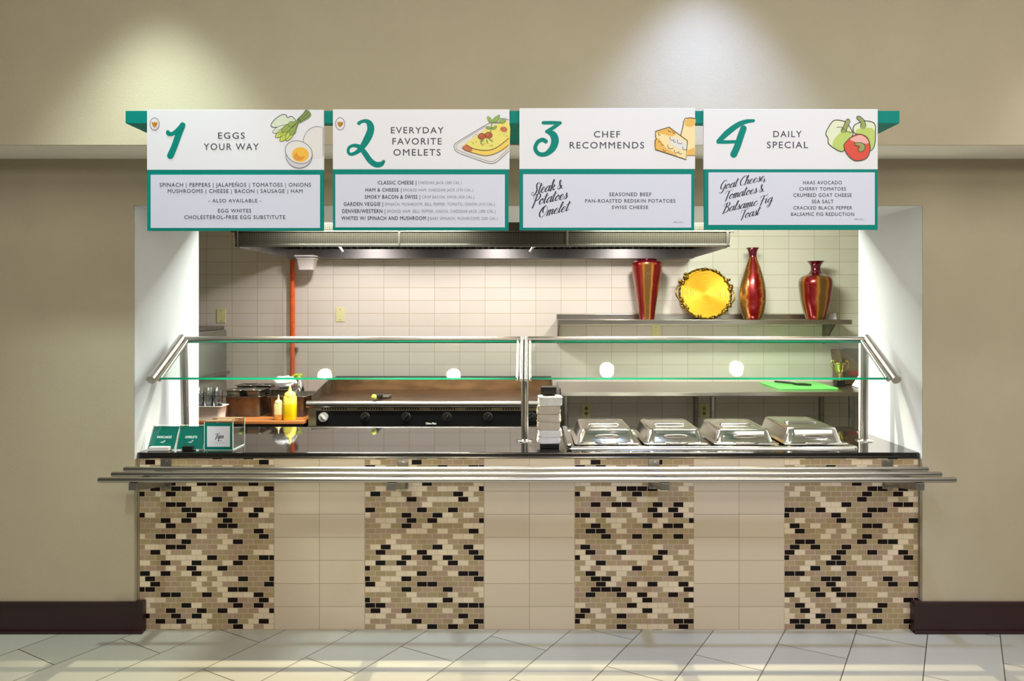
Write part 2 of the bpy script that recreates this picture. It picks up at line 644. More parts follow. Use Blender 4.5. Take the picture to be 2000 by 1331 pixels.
def text_mesh(s, spacing, bold):
    key = (s, spacing, bold)
    if key in _font_cache:
        return _font_cache[key]
    cu = bpy.data.curves.new('t', 'FONT')
    cu.body = s
    cu.size = 1
    cu.space_character = spacing
    cu.offset = bold
    cu.resolution_u = 3
    cu.fill_mode = 'FRONT'
    o = bpy.data.objects.new('t', cu)
    COL.objects.link(o)
    dg = bpy.context.evaluated_depsgraph_get()
    ev = o.evaluated_get(dg)
    me = ev.to_mesh()
    vs = [(v.co.x, v.co.y) for v in me.vertices]
    fs = [tuple(p.vertices) for p in me.polygons]
    ev.to_mesh_clear()
    bpy.data.objects.remove(o)
    bpy.data.curves.remove(cu)
    _font_cache[key] = (vs, fs)
    return vs, fs


def cap_height():
    vs, _ = text_mesh('H', 1.0, 0.0)
    return max(v[1] for v in vs)


class Flat:
    """draws on a plane given by a map (u, v, layer) -> point; u right, v down"""
    def __init__(self, fn):
        self.fn = fn

    def text(self, mb, s, u0, u1, vt, vb, spacing=1.14, bold=0.0, mi=0, layer=1):
        vs, fs = text_mesh(s, spacing, 0.0)
        xs = [p[0] for p in vs]
        a, b = min(xs), max(xs)
        ch = cap_height()
        k = (u1 - u0) / (b - a)
        for j, (sx, sy) in enumerate(((0, 0), (1, 0), (-1, 0), (0, 1), (0, -1)) if bold else ((0, 0),)):
            mb.add([self.fn(u0 + (p[0] - a + sx * bold) * k, vb - (p[1] + sy * bold) / ch * (vb - vt), layer + .12 * j) for p in vs], fs, mi)

    def fill(self, mb, pts, mi=0, layer=1, smooth=6, closed=True):
        p = catmull([(x, y, 0) for x, y in pts], smooth, True) if smooth else [Vector((x, y, 0)) for x, y in pts]
        mb.add([self.fn(q.x, q.y, layer) for q in p], [tuple(range(len(p)))], mi)

    def ell(self, mb, cx, cy, rx, ry, mi=0, layer=1, rot=0, clip=None, n=36):
        p = self.ell_pts(cx, cy, rx, ry, rot, clip, n)
        mb.add([self.fn(x, y, layer) for x, y in p], [tuple(range(n))], mi)

    def ell_pts(self, cx, cy, rx, ry, rot=0, clip=None, n=36):
        out = []
        for k in range(n):
            a = 2 * PI * k / n
            x, y = rx * math.cos(a), ry * math.sin(a)
            X_, Y_ = cx + x * math.cos(rot) - y * math.sin(rot), cy + x * math.sin(rot) + y * math.cos(rot)
            if clip is not None:
                X_ = min(X_, clip)
            out.append((X_, Y_))
        return out

    def stroke(self, mb, pts, mi=0, layer=2, n=7, width=None, closed=False, pen=None):
        """pts (u, v[, w]) ; pen=(thin, thick) makes strokes going down thick"""
        if pen or width is not None:
            P = catmull([(p[0], p[1], 0) for p in pts], n, closed)
        else:
            P = catmull([(p[0], p[1], p[2]) for p in pts], n, closed)
        N = len(P)
        w = []
        for i in range(N):
            d = (P[min(i + 1, N - 1)] - P[max(i - 1, 0)])
            if pen:
                d2 = Vector((d.x, d.y, 0))
                L = max(d2.length, 1e-9)
                dn = max(0.0, d.y / L)
                w.append(pen[0] + (pen[1] - pen[0]) * dn ** 1.3)
            elif width is not None:
                w.append(width)
            else:
                w.append(P[i].z)
        if pen:
            w = [(w[max(i - 1, 0)] + w[i] + w[min(i + 1, N - 1)]) / 3 for i in range(N)]
        L_, R_ = [], []
        for i in range(N):
            a = P[(i - 1) % N] if closed else P[max(i - 1, 0)]
            b = P[(i + 1) % N] if closed else P[min(i + 1, N - 1)]
            t = Vector((b.x - a.x, b.y - a.y))
            if t.length < 1e-9:
                t = Vector((1, 0))
            t.normalize()
            nn = Vector((-t.y, t.x)) * w[i] / 2
            L_.append((P[i].x + nn.x, P[i].y + nn.y))
            R_.append((P[i].x - nn.x, P[i].y - nn.y))
        vs = [self.fn(p[0], p[1], layer + .4 * i / N) for i, p in enumerate(L_)] + [self.fn(p[0], p[1], layer + .4 * i / N) for i, p in enumerate(R_)]
        fs = [(i, i + 1, N + i + 1, N + i) for i in range(N - 1)]
        if closed:
            fs.append((N - 1, 0, N, 2 * N - 1))
        mb.add(vs, fs, mi)
        if not closed:
            for i in (0, N - 1):
                if w[i] > 0:
                    self.ell(mb, P[i].x, P[i].y, w[i] / 2, w[i] / 2, mi, layer + (.47 if i else -.06), n=14)

    def loop(self, mb, pts, width, mi=0, layer=2, smooth=6):
        self.stroke(mb, pts, mi, layer, smooth, width, True)


# hand-drawn script alphabet: strokes in (x, y), baseline 0, x-height 1, ascender about 2, y up
SCRIPT = {
    'a': ([[(1.0, .8), (.7, 1.0), (.3, .75), (.12, .3), (.35, 0), (.7, .25), (1.0, .9)], [(1.02, 1.0), (.92, .4), (1.02, .02), (1.35, .35)]], 1.2),
    'c': ([[(.9, .75), (.7, 1.0), (.3, .75), (.12, .3), (.38, 0), (.75, .1), (1.1, .4)]], .95),
    'e': ([[(.12, .4), (.6, .55), (.78, .85), (.55, 1.0), (.25, .75), (.12, .3), (.38, 0), (.75, .1), (1.1, .4)]], .95),
    'g': ([[(1.0, .8), (.7, 1.0), (.3, .75), (.15, .35), (.38, .08), (.72, .3), (1.0, .9)], [(1.02, 1.0), (.95, .2), (.8, -.7), (.45, -.95), (.25, -.7), (.6, -.3), (1.3, .3)]], 1.15),
    'h': ([[(.1, .3), (.5, 1.3), (.6, 1.9), (.42, 1.9), (.3, 1.2), (.2, 0)], [(.22, .4), (.5, .9), (.8, 1.0), (.85, .7), (.78, .25), (.9, .02), (1.2, .35)]], 1.1),
    'i': ([[(.2, 1.0), (.12, .4), (.25, .02), (.6, .35)], [(.3, 1.4), (.32, 1.48)]], .5),
    'k': ([[(.1, .3), (.5, 1.3), (.6, 1.9), (.42, 1.9), (.3, 1.2), (.2, 0)], [(.3, .5), (.6, .95), (.85, .95), (.8, .65), (.35, .5)], [(.35, .5), (.7, .3), (.85, .0), (1.2, .25)]], 1.1),
    'l': ([[(.05, .3), (.5, 1.3), (.6, 1.9), (.42, 1.9), (.25, 1.1), (.15, .3), (.3, .02), (.65, .35)]], .55),
    'm': ([[(.05, .6), (.2, 1.0), (.25, .8), (.15, 0)], [(.2, .4), (.45, .9), (.65, 1.0), (.68, .75), (.6, 0)], [(.65, .4), (.9, .9), (1.1, 1.0), (1.15, .7), (1.08, .25), (1.2, .02), (1.5, .35)]], 1.4),
    'o': ([[(.65, 1.0), (.3, .8), (.12, .35), (.35, 0), (.7, .2), (.85, .65), (.65, 1.0), (.55, .85), (.8, .75), (1.1, .85)]], .98),
    'p': ([[(.05, .6), (.3, 1.1), (.28, .6), (.05, -.95)], [(.2, .3), (.45, .9), (.75, 1.0), (.88, .65), (.7, .1), (.4, 0), (.2, .2)]], .95),
    's': ([[(.05, .2), (.35, .7), (.45, 1.1), (.5, .75), (.65, .35), (.5, .02), (.2, .05), (.15, .2)], [(.5, .02), (.9, .35)]], .75),
    't': ([[(.38, 1.75), (.25, .9), (.15, .3), (.3, .02), (.65, .35)], [(-.15, 1.22), (.3, 1.3), (.8, 1.42)]], .62),
    ',': ([[(.15, .15), (.2, 0), (.05, -.35)]], .4),
    ' ': ([], .5),
    'S': ([[(1.25, 1.6), (1.2, 1.95), (.85, 2.0), (.6, 1.65), (.75, 1.2), (.95, .7), (.75, .1), (.2, -.1), (-.15, .15), (.0, .45), (.25, .4)]], 1.3),
    'P': ([[(.6, 1.9), (.5, 1.2), (.35, .3), (.2, -.35)], [(.0, 1.3), (-.05, 1.75), (.5, 2.05), (1.15, 1.95), (1.35, 1.5), (1.05, 1.0), (.55, .85)]], 1.4),
    'O': ([[(.95, 1.95), (.4, 1.6), (.1, .8), (.35, .05), (.95, .0), (1.4, .6), (1.45, 1.4), (1.05, 1.95), (.7, 1.7), (.6, 1.2), (.75, .8)]], 1.6),
    'G': ([[(1.3, 1.6), (1.15, 1.95), (.7, 1.9), (.25, 1.3), (.15, .6), (.45, .15), (.9, .4), (1.15, 1.0)], [(1.2, 1.05), (1.05, .1), (.75, -.6), (.3, -.7), (.2, -.45)]], 1.35),
    'C': ([[(1.2, 1.45), (1.35, 1.8), (1.1, 2.0), (.55, 1.75), (.15, 1.0), (.25, .3), (.65, .0), (1.1, .25)]], 1.2),
    'T': ([[(.0, 1.35), (-.1, 1.7), (.2, 1.85), (.8, 1.75), (1.35, 1.9), (1.5, 2.1)], [(.85, 1.7), (.7, 1.0), (.6, .3), (.45, -.3)]], 1.15),
    'B': ([[(.55, 1.9), (.45, 1.2), (.3, .3), (.15, -.25)], [(.0, 1.4), (.0, 1.8), (.6, 2.05), (1.15, 1.9), (1.15, 1.4), (.6, 1.1), (1.15, .95), (1.25, .4), (.85, -.05), (.3, .0), (.15, .25)]], 1.45),
    'F': ([[(.0, 1.35), (-.1, 1.7), (.2, 1.85), (.8, 1.75), (1.4, 1.9), (1.5, 2.1)], [(.75, 1.75), (.6, 1.0), (.48, .3), (.38, -.2)], [(.2, .82), (.6, .9), (1.15, 1.05)]], 1.3),
    '&': ([[(1.0, .55), (.7, .1), (.3, .0), (.15, .4), (.6, .95), (.7, 1.4), (.5, 1.6), (.35, 1.3), (.6, .7), (1.1, .1), (1.5, .0)]], 1.4),
}


def script(fl, mb, s, u0, v0, size, rise=0.22, slant=0.30, pen=(0.075, 0.25), mi=0, layer=2, width=None):
    """script lettering from (u0, v0) at x-height size, the line rising to the right; width: fit to this many units"""
    tot = sum(SCRIPT[c][1] for c in s)
    k = 1.0 if width is None else width / (tot * size)
    x = 0.0
    for c in s:
        strokes, adv = SCRIPT[c]
        for st in strokes:
            pts = []
            for px, py in st:
                X_ = (x + px + py * slant) * size * k
                pts.append((u0 + X_, v0 - py * size - X_ * rise))
            fl.stroke(mb, pts, mi, layer, 5, pen=(pen[0] * size, pen[1] * size))
        x += adv


# ------------------------------------------------------------------ setting
YW = 3.81            # face of the lower wall
YB = 4.55            # rear edge of the opening
YC = 3.841           # face of the tiled counter front
YK = 6.09            # kitchen rear wall
XL, XR = X(262, YW), X(1802, YW)
ZS = Z(402, YW)      # underside of the opening's header
ZU = Z(310, YW)      # underside of the upper wall
YU = 3.486           # face of the upper wall
CT = 0.9125           # counter top height

struct(MB().box(-5, 5, -1.5, 6.4, -0.1, 0.0).build('floor', M['floor']))
struct(MB().box(-3.1, 3.1, YB + .12, YK, 0.001, 0.012).build('floor_kitchen', M['quarry']))
struct(MB().box(-5, 5, -1.5, YU + 0.02, 3.76, 3.86).build('ceiling', M['ceiling']))

w = MB()
w.box(-5, XL, YW, YB, 0, ZU + 0.05, 0)
w.add([(XL + .001, YW + .002, CT - .03), (XL + .001, YB + .001, CT - .03), (XL + .001, YB + .001, ZS), (XL + .001, YW + .002, ZS)], [(0, 1, 2, 3)], 1)
struct(w.build('wall_left', [M['paint'], M['white_paint']]))
w = MB()
w.box(XR, 5, YW, YB, 0, ZU + 0.05, 0)
w.add([(XR - .001, YW + .002, CT - .03), (XR - .001, YB + .001, CT - .03), (XR - .001, YB + .001, ZS), (XR - .001, YW + .002, ZS)], [(0, 1, 2, 3)], 1)
struct(w.build('wall_right', [M['paint'], M['white_paint']]))
w = MB()
w.box(XL, XR, YW, YB, ZS, ZU + 0.05, 0)
w.add([(XL, YW + .002, ZS - .001), (XR, YW + .002, ZS - .001), (XR, YB, ZS - .001), (XL, YB, ZS - .001)], [(0, 1, 2, 3)], 1)
struct(w.build('wall_header', [M['paint'], M['white_paint']]))
w = MB()
w.box(-5, 5, YU, YB, ZU, 3.86, 0)
w.add([(-5, YU + .001, ZU - .001), (5, YU + .001, ZU - .001), (5, YW, ZU - .001), (-5, YW, ZU - .001)], [(0, 1, 2, 3)], 1)
struct(w.build('wall_upper', [M['paint'], M['soffit_bounce']]))
struct(MB().box(-3.1, 3.1, YK, YK + 0.1, 0, 2.6).build('wall_kitchen_back', M['kitchen_tile']))
struct(MB().box(-3.2, -3.1, YB, YK + 0.1, 0, 2.6).build('wall_kitchen_left', M['kitchen_side']))
struct(MB().box(3.1, 3.2, YB, YK + 0.1, 0, 2.6).build('wall_kitchen_right', M['kitchen_side']))
struct(MB().box(-3.2, 3.2, YB, YK + 0.1, 2.5, 2.6).build('ceiling_kitchen', M['ceiling']))

# baseboards with a lip at top and foot, returning into the opening
for side, xa, xb in (('left', -5, X(277, 3.795)), ('right', X(1786, 3.795), 5)):
    b = MB()
    zt = Z(1178, 3.795)
    b.box(xa, xb, 3.797, YW + (0.0), 0.0, zt)
    b.box(xa, xb + (.004 if side == 'left' else 0), 3.792, YW, zt - 0.012, zt + 0.003)
    b.box(xa, xb + (.004 if side == 'left' else 0), 3.786, YW, 0.0, 0.016)
    if side == 'left':
        b.box(XL + .002, xb, YW, YC - .002, 0, zt)
    else:
        b.box(xa, XR - .002, YW, YC - .002, 0, zt)
    struct(b.build('baseboard_' + side, M['maroon'], bevel=0.002))

# ------------------------------------------------------------------ serving counter
ct = thing('serving_counter', 'long tiled serving counter with brown mosaic and ivory tile panels under the black granite top', 'counter', (0, YC, 0))
ZT = Z(896, 3.836)
edges = [273, 535, 713, 945, 1123, 1355, 1532, 1793]
for i in range(7):
    xa, xb = X(edges[i], YC), X(edges[i + 1], YC)
    mos = i % 2 == 0
    MB().box(xa, xb, YC, YC + 0.02, 0, ZT).build('mosaic_panel' if mos else 'ivory_tile_panel', M['mosaic' if mos else 'counter_tile'], ct, origin=(xa if mos else (xa + xb) / 2, YC, 0))
MB().box(XL + .004, XR - .004, YC + .02, 4.64, 0, ZT).build('counter_body', M['dull_steel'], ct)
MB().box(XL + .003, X(273, YC), YC - .004, YC + .02, 0, ZT).build('edge_trim', M['trim_metal'], ct)
MB().box(X(1793, YC), XR - .003, YC - .004, YC + .02, 0, ZT).build('edge_trim', M['trim_metal'], ct)

top = MB().box(XL + .003, XR - .003, 3.836, 4.66, ZT, CT).build('countertop', M['granite'], bevel=0.0015)
tag(top, 'polished black granite countertop running the full width of the serving opening', 'countertop')

# tray slide
ts = thing('tray_slide', 'three tube steel tray slide on brackets in front of the mosaic counter', 'tray slide', (0, 3.64, 0.84))
ZR = Z(938, 3.527)
for Yr, pc, hw in ((3.527, 1029.5, 836.5), (3.645, 1028.5, 809.5), (3.76, 1027.5, 784.5)):
    b = MB()
    xa, xb = X(pc - hw, Yr), X(pc + hw, Yr)
    b.tube([(xa, Yr, ZR), (xa + .004, Yr, ZR), (xb - .004, Yr, ZR), (xb, Yr, ZR)], [.0115, .0127, .0127, .0115], 20)
    b.build('rail', M['steel'], ts)
for px in (325, 787, 1277, 1733):
    xc = X(px, YC)
    b = MB()
    b.extrude([(xc - .02, 3.515, ZR - .0125), (xc - .02, YC - .002, ZR - .0125), (xc - .02, YC - .002, ZR - .108), (xc - .02, 3.72, ZR - .082), (xc - .02, 3.515, ZR - .047)], (.04, 0, 0))
    b.box(xc - .028, xc + .028, YC - .006, YC - .001, ZR - .118, ZR + .034)
    br = b.build('bracket', M['dull_steel'], ts, bevel=.002)
    for dz in (.024, -.110):
        sub(MB().cyl((xc + .004, YC - .012, ZR + dz), (xc + .004, YC - .005, ZR + dz), .006, 12), 'bolt', M['steel'], br)

# ------------------------------------------------------------------ sneeze guard
YP, YG = 4.171, 3.846
sg = thing('sneeze_guard', 'angled glass sneeze guard on steel posts standing on the black countertop', 'sneeze guard', (0, YP, CT))
ztop = Z(664, YP)
zbot = Z(742, YG)
ends = [(X(358, YP), X(297, YG)), (X(1023.5, YP), X(1023.5, YG)), (X(1690, YP), X(1745, YG))]
xt0, xt1, xt2 = ends[0][0], ends[1][0], ends[2][0]
MB().cyl((xt0, YP, ztop), (xt1 - .02, YP, ztop), .0185).build('top_rail', M['steel'], sg)
MB().cyl((xt1 + .02, YP, ztop), (xt2, YP, ztop), .0185).build('top_rail', M['steel'], sg)
for px, px2 in ((358, 362), (1025, 1025), (1689, 1688)):
    b = MB()
    b.cyl((X(px, YP), YP, ztop), (X(px2, YP), YP, CT + .002), .021)
    pst = b.build('post', M['steel'], sg)
    f = MB()
    f.lathe([(.048, 0.0), (.048, .004), (.03, .007), (.022, .012)], (X(px2, YP), YP, CT), 32, cap1=True)
    sub(f, 'flange', M['polished'], pst)
dirv = Vector((0, YG - YP, zbot - ztop))


def arm(xa, xb, r):
    b = MB()
    p0, p1 = Vector((xa, YP, ztop + .004)), Vector((xb, YG, zbot))
    d = (p1 - p0).normalized()
    b.cyl(p0 - d * .012, p1 + d * .004, r)
    return b


for xa, xb in ((xt0 - .01, xt0 - .01 - .004), (xt1 - .0125, xt1 - .0125), (xt1 + .0125, xt1 + .0125), (xt2 + .01, xt2 + .014)):
    a = arm(xa, xb, .0235 if abs(xa) > .5 else .0090).build('end_arm', M['steel'], sg)
for xa in (xt0 + .028, xt1 - .034, xt1 + .034, xt2 - .028):
    arm(xa, xa, .010 if abs(xa) > .5 else .0065).build('glass_clamp_tube', M['steel'], sg)
for xa, xb in ((xt0 + .032, xt1 - .036), (xt1 + .036, xt2 - .032)):
    n = Vector((0, dirv.z, -dirv.y)).normalized()
    if n.z < 0:
        n = -n
    t = n * .013
    p = [Vector((xa, YP, ztop - .008)) + dirv * .05, Vector((xb, YP, ztop - .008)) + dirv * .05, Vector((xb, YG, zbot)), Vector((xa, YG, zbot))]
    q = [v + t for v in p]
    b = MB()
    b.add(p + q, [(0, 1, 2, 3), (4, 7, 6, 5)], 0)
    b.add(p + q, [(0, 4, 5, 1), (1, 5, 6, 2), (2, 6, 7, 3), (3, 7, 4, 0)], 1)
    b.build('glass_pane', [M['glass'], M['glass_edge']], sg)

# recessed lamps in the underside of the header
for px, YL in ((632, 4.285), (885, 4.285), (1187, 4.33), (1443, 4.34)):
    dx = (px - VX) / F
    x = dx * YG + dx * 0.95
    lt = thing('recessed_downlight', '', 'lamp', (x, YL, ZS), 'downlights in the underside of the opening')
    lt['label'] = {632: 'lit recessed downlight above the sauce bottles', 885: 'lit recessed downlight above the griddle centre', 1187: 'lit recessed downlight above the first silver pan cover', 1443: 'lit recessed downlight above the third silver pan cover'}[px]
    MB().lathe([(.062, -.002), (.066, -.006), (.05, -.012), (.046, -.004)], (x, YL, ZS), 32, cap0=False).build('trim_ring', M['white_plastic'], lt)
    MB().lathe([(.0, -.012), (.02, -.0115), (.036, -.009), (.044, -.004)], (x, YL, ZS), 28, cap0=False).build('bulb', M['bulb'], lt)
    l = light('downlight_glow', 'SPOT', (x, YL, ZS - .03), 200, (1.0, 0.83, 0.60), radius=0.014, spot=math.radians(78), blend=0.5)

# ------------------------------------------------------------------ menu signs on a teal beam
YS = 3.085
bm_ = thing('sign_beam', 'teal painted beam with arms to the wall carrying the four menu signs', 'beam', (0, 3.16, Z(241, 3.10)))
zb0, zb1 = Z(241, 3.10), Z(216.5, 3.10)
xb0, xb1 = X(245, 3.10), X(1757, 3.10)
MB().box(xb0, xb1, 3.10, 3.145, zb0, zb1).build('front_bar', M['teal'], bm_, bevel=.001)
for xa, xb in ((xb0, xb0 + .15), (X(990, 3.1), X(1030, 3.1)), (xb1 - .15, xb1)):
    MB().box(xa, xb, 3.145, YU - .001, zb0, zb1).build('wall_arm', M['teal'], bm_, bevel=.001)

INK = [M['ink'], M['ink_dark'], M['ink_light']]


def sign_plane(ox, oy):
    """crop coordinates: five units per pixel from (ox, oy)"""
    return Flat(lambda u, v, l: at(ox + u / 5, oy + v / 5, YS) + Vector((0, -0.0004 * l, 0)))


def sign(label, ox, oy, head, frame, sheet, numeral, headings, lines, small=None, swash=None, art=None, emblem=None):
    fl = sign_plane(ox, oy)
    c = at(ox + head[0] / 5, oy + frame[3] / 5, YS)
    t = thing('menu_sign', label, 'sign', (c.x, YS + .006, c.z), 'menu signs hanging over the counter')

    def board(name, r, m, y0, y1, bev=0.0008):
        a, b = at(ox + r[0] / 5, oy + r[1] / 5, YS), at(ox + r[2] / 5, oy + r[3] / 5, YS)
        return MB().box(a.x, b.x, y0, y1, b.z, a.z).build(name, m, t, bevel=bev)
    board('header_board', head, M['board'], YS, YS + .013)
    board('framed_board', frame, M['teal'], YS + .0005, YS + .013)
    board('menu_sheet', sheet, M['sheet'], YS - .0008, YS + .001, 0)
    b = MB()
    for i, st in enumerate(numeral):
        fl.stroke(b, [(u, v, w * 1.2) for u, v, w in st], 0, 1 + .7 * i, 10)
    b.build('numeral', M['teal'], t, label='teal brush numeral')
    for s, u0, u1, vt, vb in headings:
        b = MB()
        fl.text(b, s, u0, u1, vt, vb, 1.2, 0.006)
        b.build('heading_line', M['ink'], t)
    for s, u0, u1, vt, vb, wt in lines:
        b = MB()
        fl.text(b, s, u0, u1, vt, vb, 1.13, {0: 0.010, 1: 0.020, 2: 0.0}[wt], 0, 3)
        b.build('menu_line', M['ink_light'] if wt == 2 else M['ink'], t)
    if small:
        s, u0, u1, vt, vb = small
        b = MB()
        fl.text(b, s, u0, u1, vt, vb, 1.1, 0, 0, 3)
        b.build('calorie_note', M['ink_light'], t)
    if swash:
        b = MB()
        for s, u0, v0, size, width in swash:
            script(fl, b, s, u0, v0, size, layer=3.5, width=width)
        b.build('dish_name_lettering', M['ink_dark'], t)
    if art:
        b = MB()
        mats = art(fl, b)
        b.build('illustration', mats, t)
    if emblem:
        b = MB()
        u, v = emblem
        fl.ell(b, u, v, 44, 60, 0, 1)
        fl.loop(b, fl.ell_pts(u, v, 44, 60), 5, 1, 2)
        fl.fill(b, [(u - 28, v - 5), (u - 24, v - 22), (u - 8, v - 14), (u, v - 28), (u + 10, v - 14), (u + 26, v - 22), (u + 30, v), (u + 14, v + 24), (u, v + 34), (u - 16, v + 22)], 2, 3, 3)
        for du, dv in ((-16, -2), (-3, -4), (10, -2), (19, -1)):
            fl.stroke(b, [(u + du, v + dv - 7), (u + du + 2, v + dv), (u + du, v + dv + 8)], 3, 4, 3, 4)
        fl.stroke(b, [(u - 12, v + 14), (u, v + 20), (u + 12, v + 13)], 3, 4, 3, 4)
        b.build('egg_emblem', [M['board'], M['outline'], M['gold'], M['brown_line']], t)
    return t


def art_eggs(fl, b):
    mats = [M[k] for k in ('pale_leaf', 'leaf', 'leaf_lite', 'leaf_dark', 'egg', 'egg_shade', 'yolk', 'yolk_deep', 'outline', 'olive_line')]
    e = fl.ell_pts(1890, 392, 130, 156, 0.15, 1957)
    fl.fill(b, e, 4, 1, 0)
    fl.stroke(b, [p for p in fl.ell_pts(1890, 392, 130, 156, 0.15) if p[0] < 1957][5:] + [p for p in fl.ell_pts(1890, 392, 130, 156, 0.15) if p[0] < 1957][:1], 8, 2, 1, 4)
    pl = [(1447, 222), (1480, 172), (1545, 125), (1592, 122), (1608, 148), (1650, 138), (1690, 178), (1700, 205), (1640, 262), (1560, 240), (1470, 245)]
    fl.fill(b, pl, 0, 1.5)
    fl.loop(b, pl, 7, 8, 2.5)
    for li, ((x, y), mi, wd) in enumerate((((1475, 290), 0, 60), ((1500, 335), 2, 62), ((1545, 372), 2, 66), ((1600, 368), 2, 60), ((1640, 315), 1, 60), ((1560, 280), 1, 60), ((1620, 225), 1, 50))):
        kx, ky = 1722, 182
        dx, dy = x - kx, y - ky
        L = math.hypot(dx, dy)
        nx, ny = -dy / L * wd / 2, dx / L * wd / 2
        leaf = [(kx, ky), (kx + dx * .45 + nx * .55, ky + dy * .45 + ny * .55), (kx + dx * .8 + nx, ky + dy * .8 + ny), (x + dx * .05, y + dy * .05), (kx + dx * .8 - nx, ky + dy * .8 - ny), (kx + dx * .45 - nx * .55, ky + dy * .45 - ny * .55)]
        fl.fill(b, leaf, mi, 3 + .3 * li)
        fl.loop(b, leaf, 4, 9, 3.12 + .3 * li)
        fl.stroke(b, [(kx + dx * .4, ky + dy * .4), (kx + dx * .6, ky + dy * .6), (kx + dx * .9, ky + dy * .9)], 9, 3.14 + .3 * li, 3, 2)
    st = [(1700, 170), (1760, 110), (1785, 75), (1820, 85), (1840, 125), (1810, 160), (1745, 195), (1715, 200)]
    fl.fill(b, st, 3, 5.2)
    for k in range(6):
        fl.stroke(b, [(1712 + k * 5, 178 + k * 3), (1760 + k * 8, 120 + k * 9), (1790 + k * 9, 80 + k * 10)], 1 if k % 2 else 9, 5.5 + .02 * k, 3, 5 if k % 2 else 3)
    fl.stroke(b, [(1712, 160), (1732, 182), (1742, 200)], 9, 6.2, 3, 7)
    sh = fl.ell_pts(1722, 520, 128, 122, .25)
    fl.fill(b, sh, 5, 6.8, 0)
    fl.loop(b, sh, 4, 8, 7, 1)
    he = fl.ell_pts(1720, 488, 136, 106, .42)
    fl.fill(b, he, 4, 7.4, 0)
    fl.loop(b, he, 5, 8, 7.6, 1)
    fl.ell(b, 1735, 512, 82, 72, 6, 7.9)
    fl.ell(b, 1722, 530, 52, 40, 7, 8.2)
    fl.ell(b, 1748, 498, 42, 36, 6, 8.5)
    return mats


def art_omelet(fl, b):
    mats = [M[k] for k in ('plate_white', 'omelet', 'omelet_fold', 'rust', 'tomato', 'leaf_dark', 'leaf', 'outline', 'brown_line')]
    p = [(1285, 435), (1302, 398), (1600, 218), (1735, 160), (1818, 172), (1818, 478), (1695, 588), (1642, 598), (1590, 588), (1318, 488)]
    fl.fill(b, p, 0, 1, 4)
    fl.stroke(b, [(1818, 172), (1735, 160), (1600, 218), (1420, 325), (1302, 398), (1285, 438), (1318, 488), (1450, 540), (1590, 588), (1642, 598), (1695, 588), (1760, 530), (1818, 478)], 7, 2, 5, 5)
    fl.stroke(b, [(1590, 235), (1430, 335), (1318, 405), (1305, 435), (1330, 470), (1470, 525), (1600, 570), (1650, 578), (1700, 560), (1818, 450)], 7, 2, 5, 3)
    o = [(1364, 442), (1400, 402), (1500, 332), (1600, 258), (1700, 215), (1818, 200), (1818, 420), (1720, 485), (1620, 520), (1545, 515), (1400, 472)]
    fl.fill(b, o, 2, 3, 4)
    fl.fill(b, [(1385, 415), (1500, 332), (1600, 258), (1700, 215), (1818, 200), (1818, 350), (1700, 440), (1600, 468), (1480, 452)], 1, 4, 4)
    fl.fill(b, [(1368, 440), (1405, 418), (1460, 450), (1450, 482), (1400, 472)], 3, 4.5, 4)
    fl.stroke(b, [(1400, 412), (1480, 455), (1600, 470), (1700, 442), (1818, 352)], 8, 5, 5, 6)
    fl.stroke(b, [(1364, 442), (1400, 472), (1545, 515), (1620, 520), (1720, 485), (1815, 420)], 8, 5, 5, 5)
    random.seed(3)
    for k in range(40):
        u, v = random.uniform(1430, 1800), random.uniform(230, 440)
        if v > 300 - (u - 1500) * .35 and v < 440 - max(0, u - 1650) * .4:
            fl.ell(b, u, v, random.uniform(3, 9), random.uniform(3, 7), random.choice((3, 6, 2, 6)), 5.6 + .006 * k, n=8)
    fl.ell(b, 1770, 265, 36, 26, 3, 5.3, .3)
    for u, v in ((1556, 334), (1622, 322)):
        fl.ell(b, u, v, 36, 30, 4, 6)
        fl.loop(b, fl.ell_pts(u, v, 36, 30), 4, 8, 6.5, 1)
        fl.ell(b, u - 8, v - 8, 14, 8, 3, 7)
    for q in ([(1640, 300), (1650, 230), (1655, 190)], [(1600, 245), (1650, 250), (1690, 235)], [(1655, 195), (1720, 200), (1780, 190)], [(1560, 370), (1545, 405)], [(1600, 365), (1615, 400)], [(1625, 355), (1660, 385)], [(1570, 375), (1540, 380)]):
        fl.stroke(b, q, 5, 7, 5, 8)
    for lf in ([(1652, 205), (1618, 175), (1612, 140), (1645, 160)], [(1655, 200), (1670, 160), (1728, 125), (1715, 175)], [(1725, 195), (1745, 170), (1790, 175), (1765, 205)], [(1610, 260), (1596, 240), (1630, 240), (1645, 255)], [(1655, 260), (1690, 230), (1700, 245), (1670, 265)]):
        fl.fill(b, lf, 6, 7.5)
        fl.loop(b, lf, 4, 5, 8)
    return mats


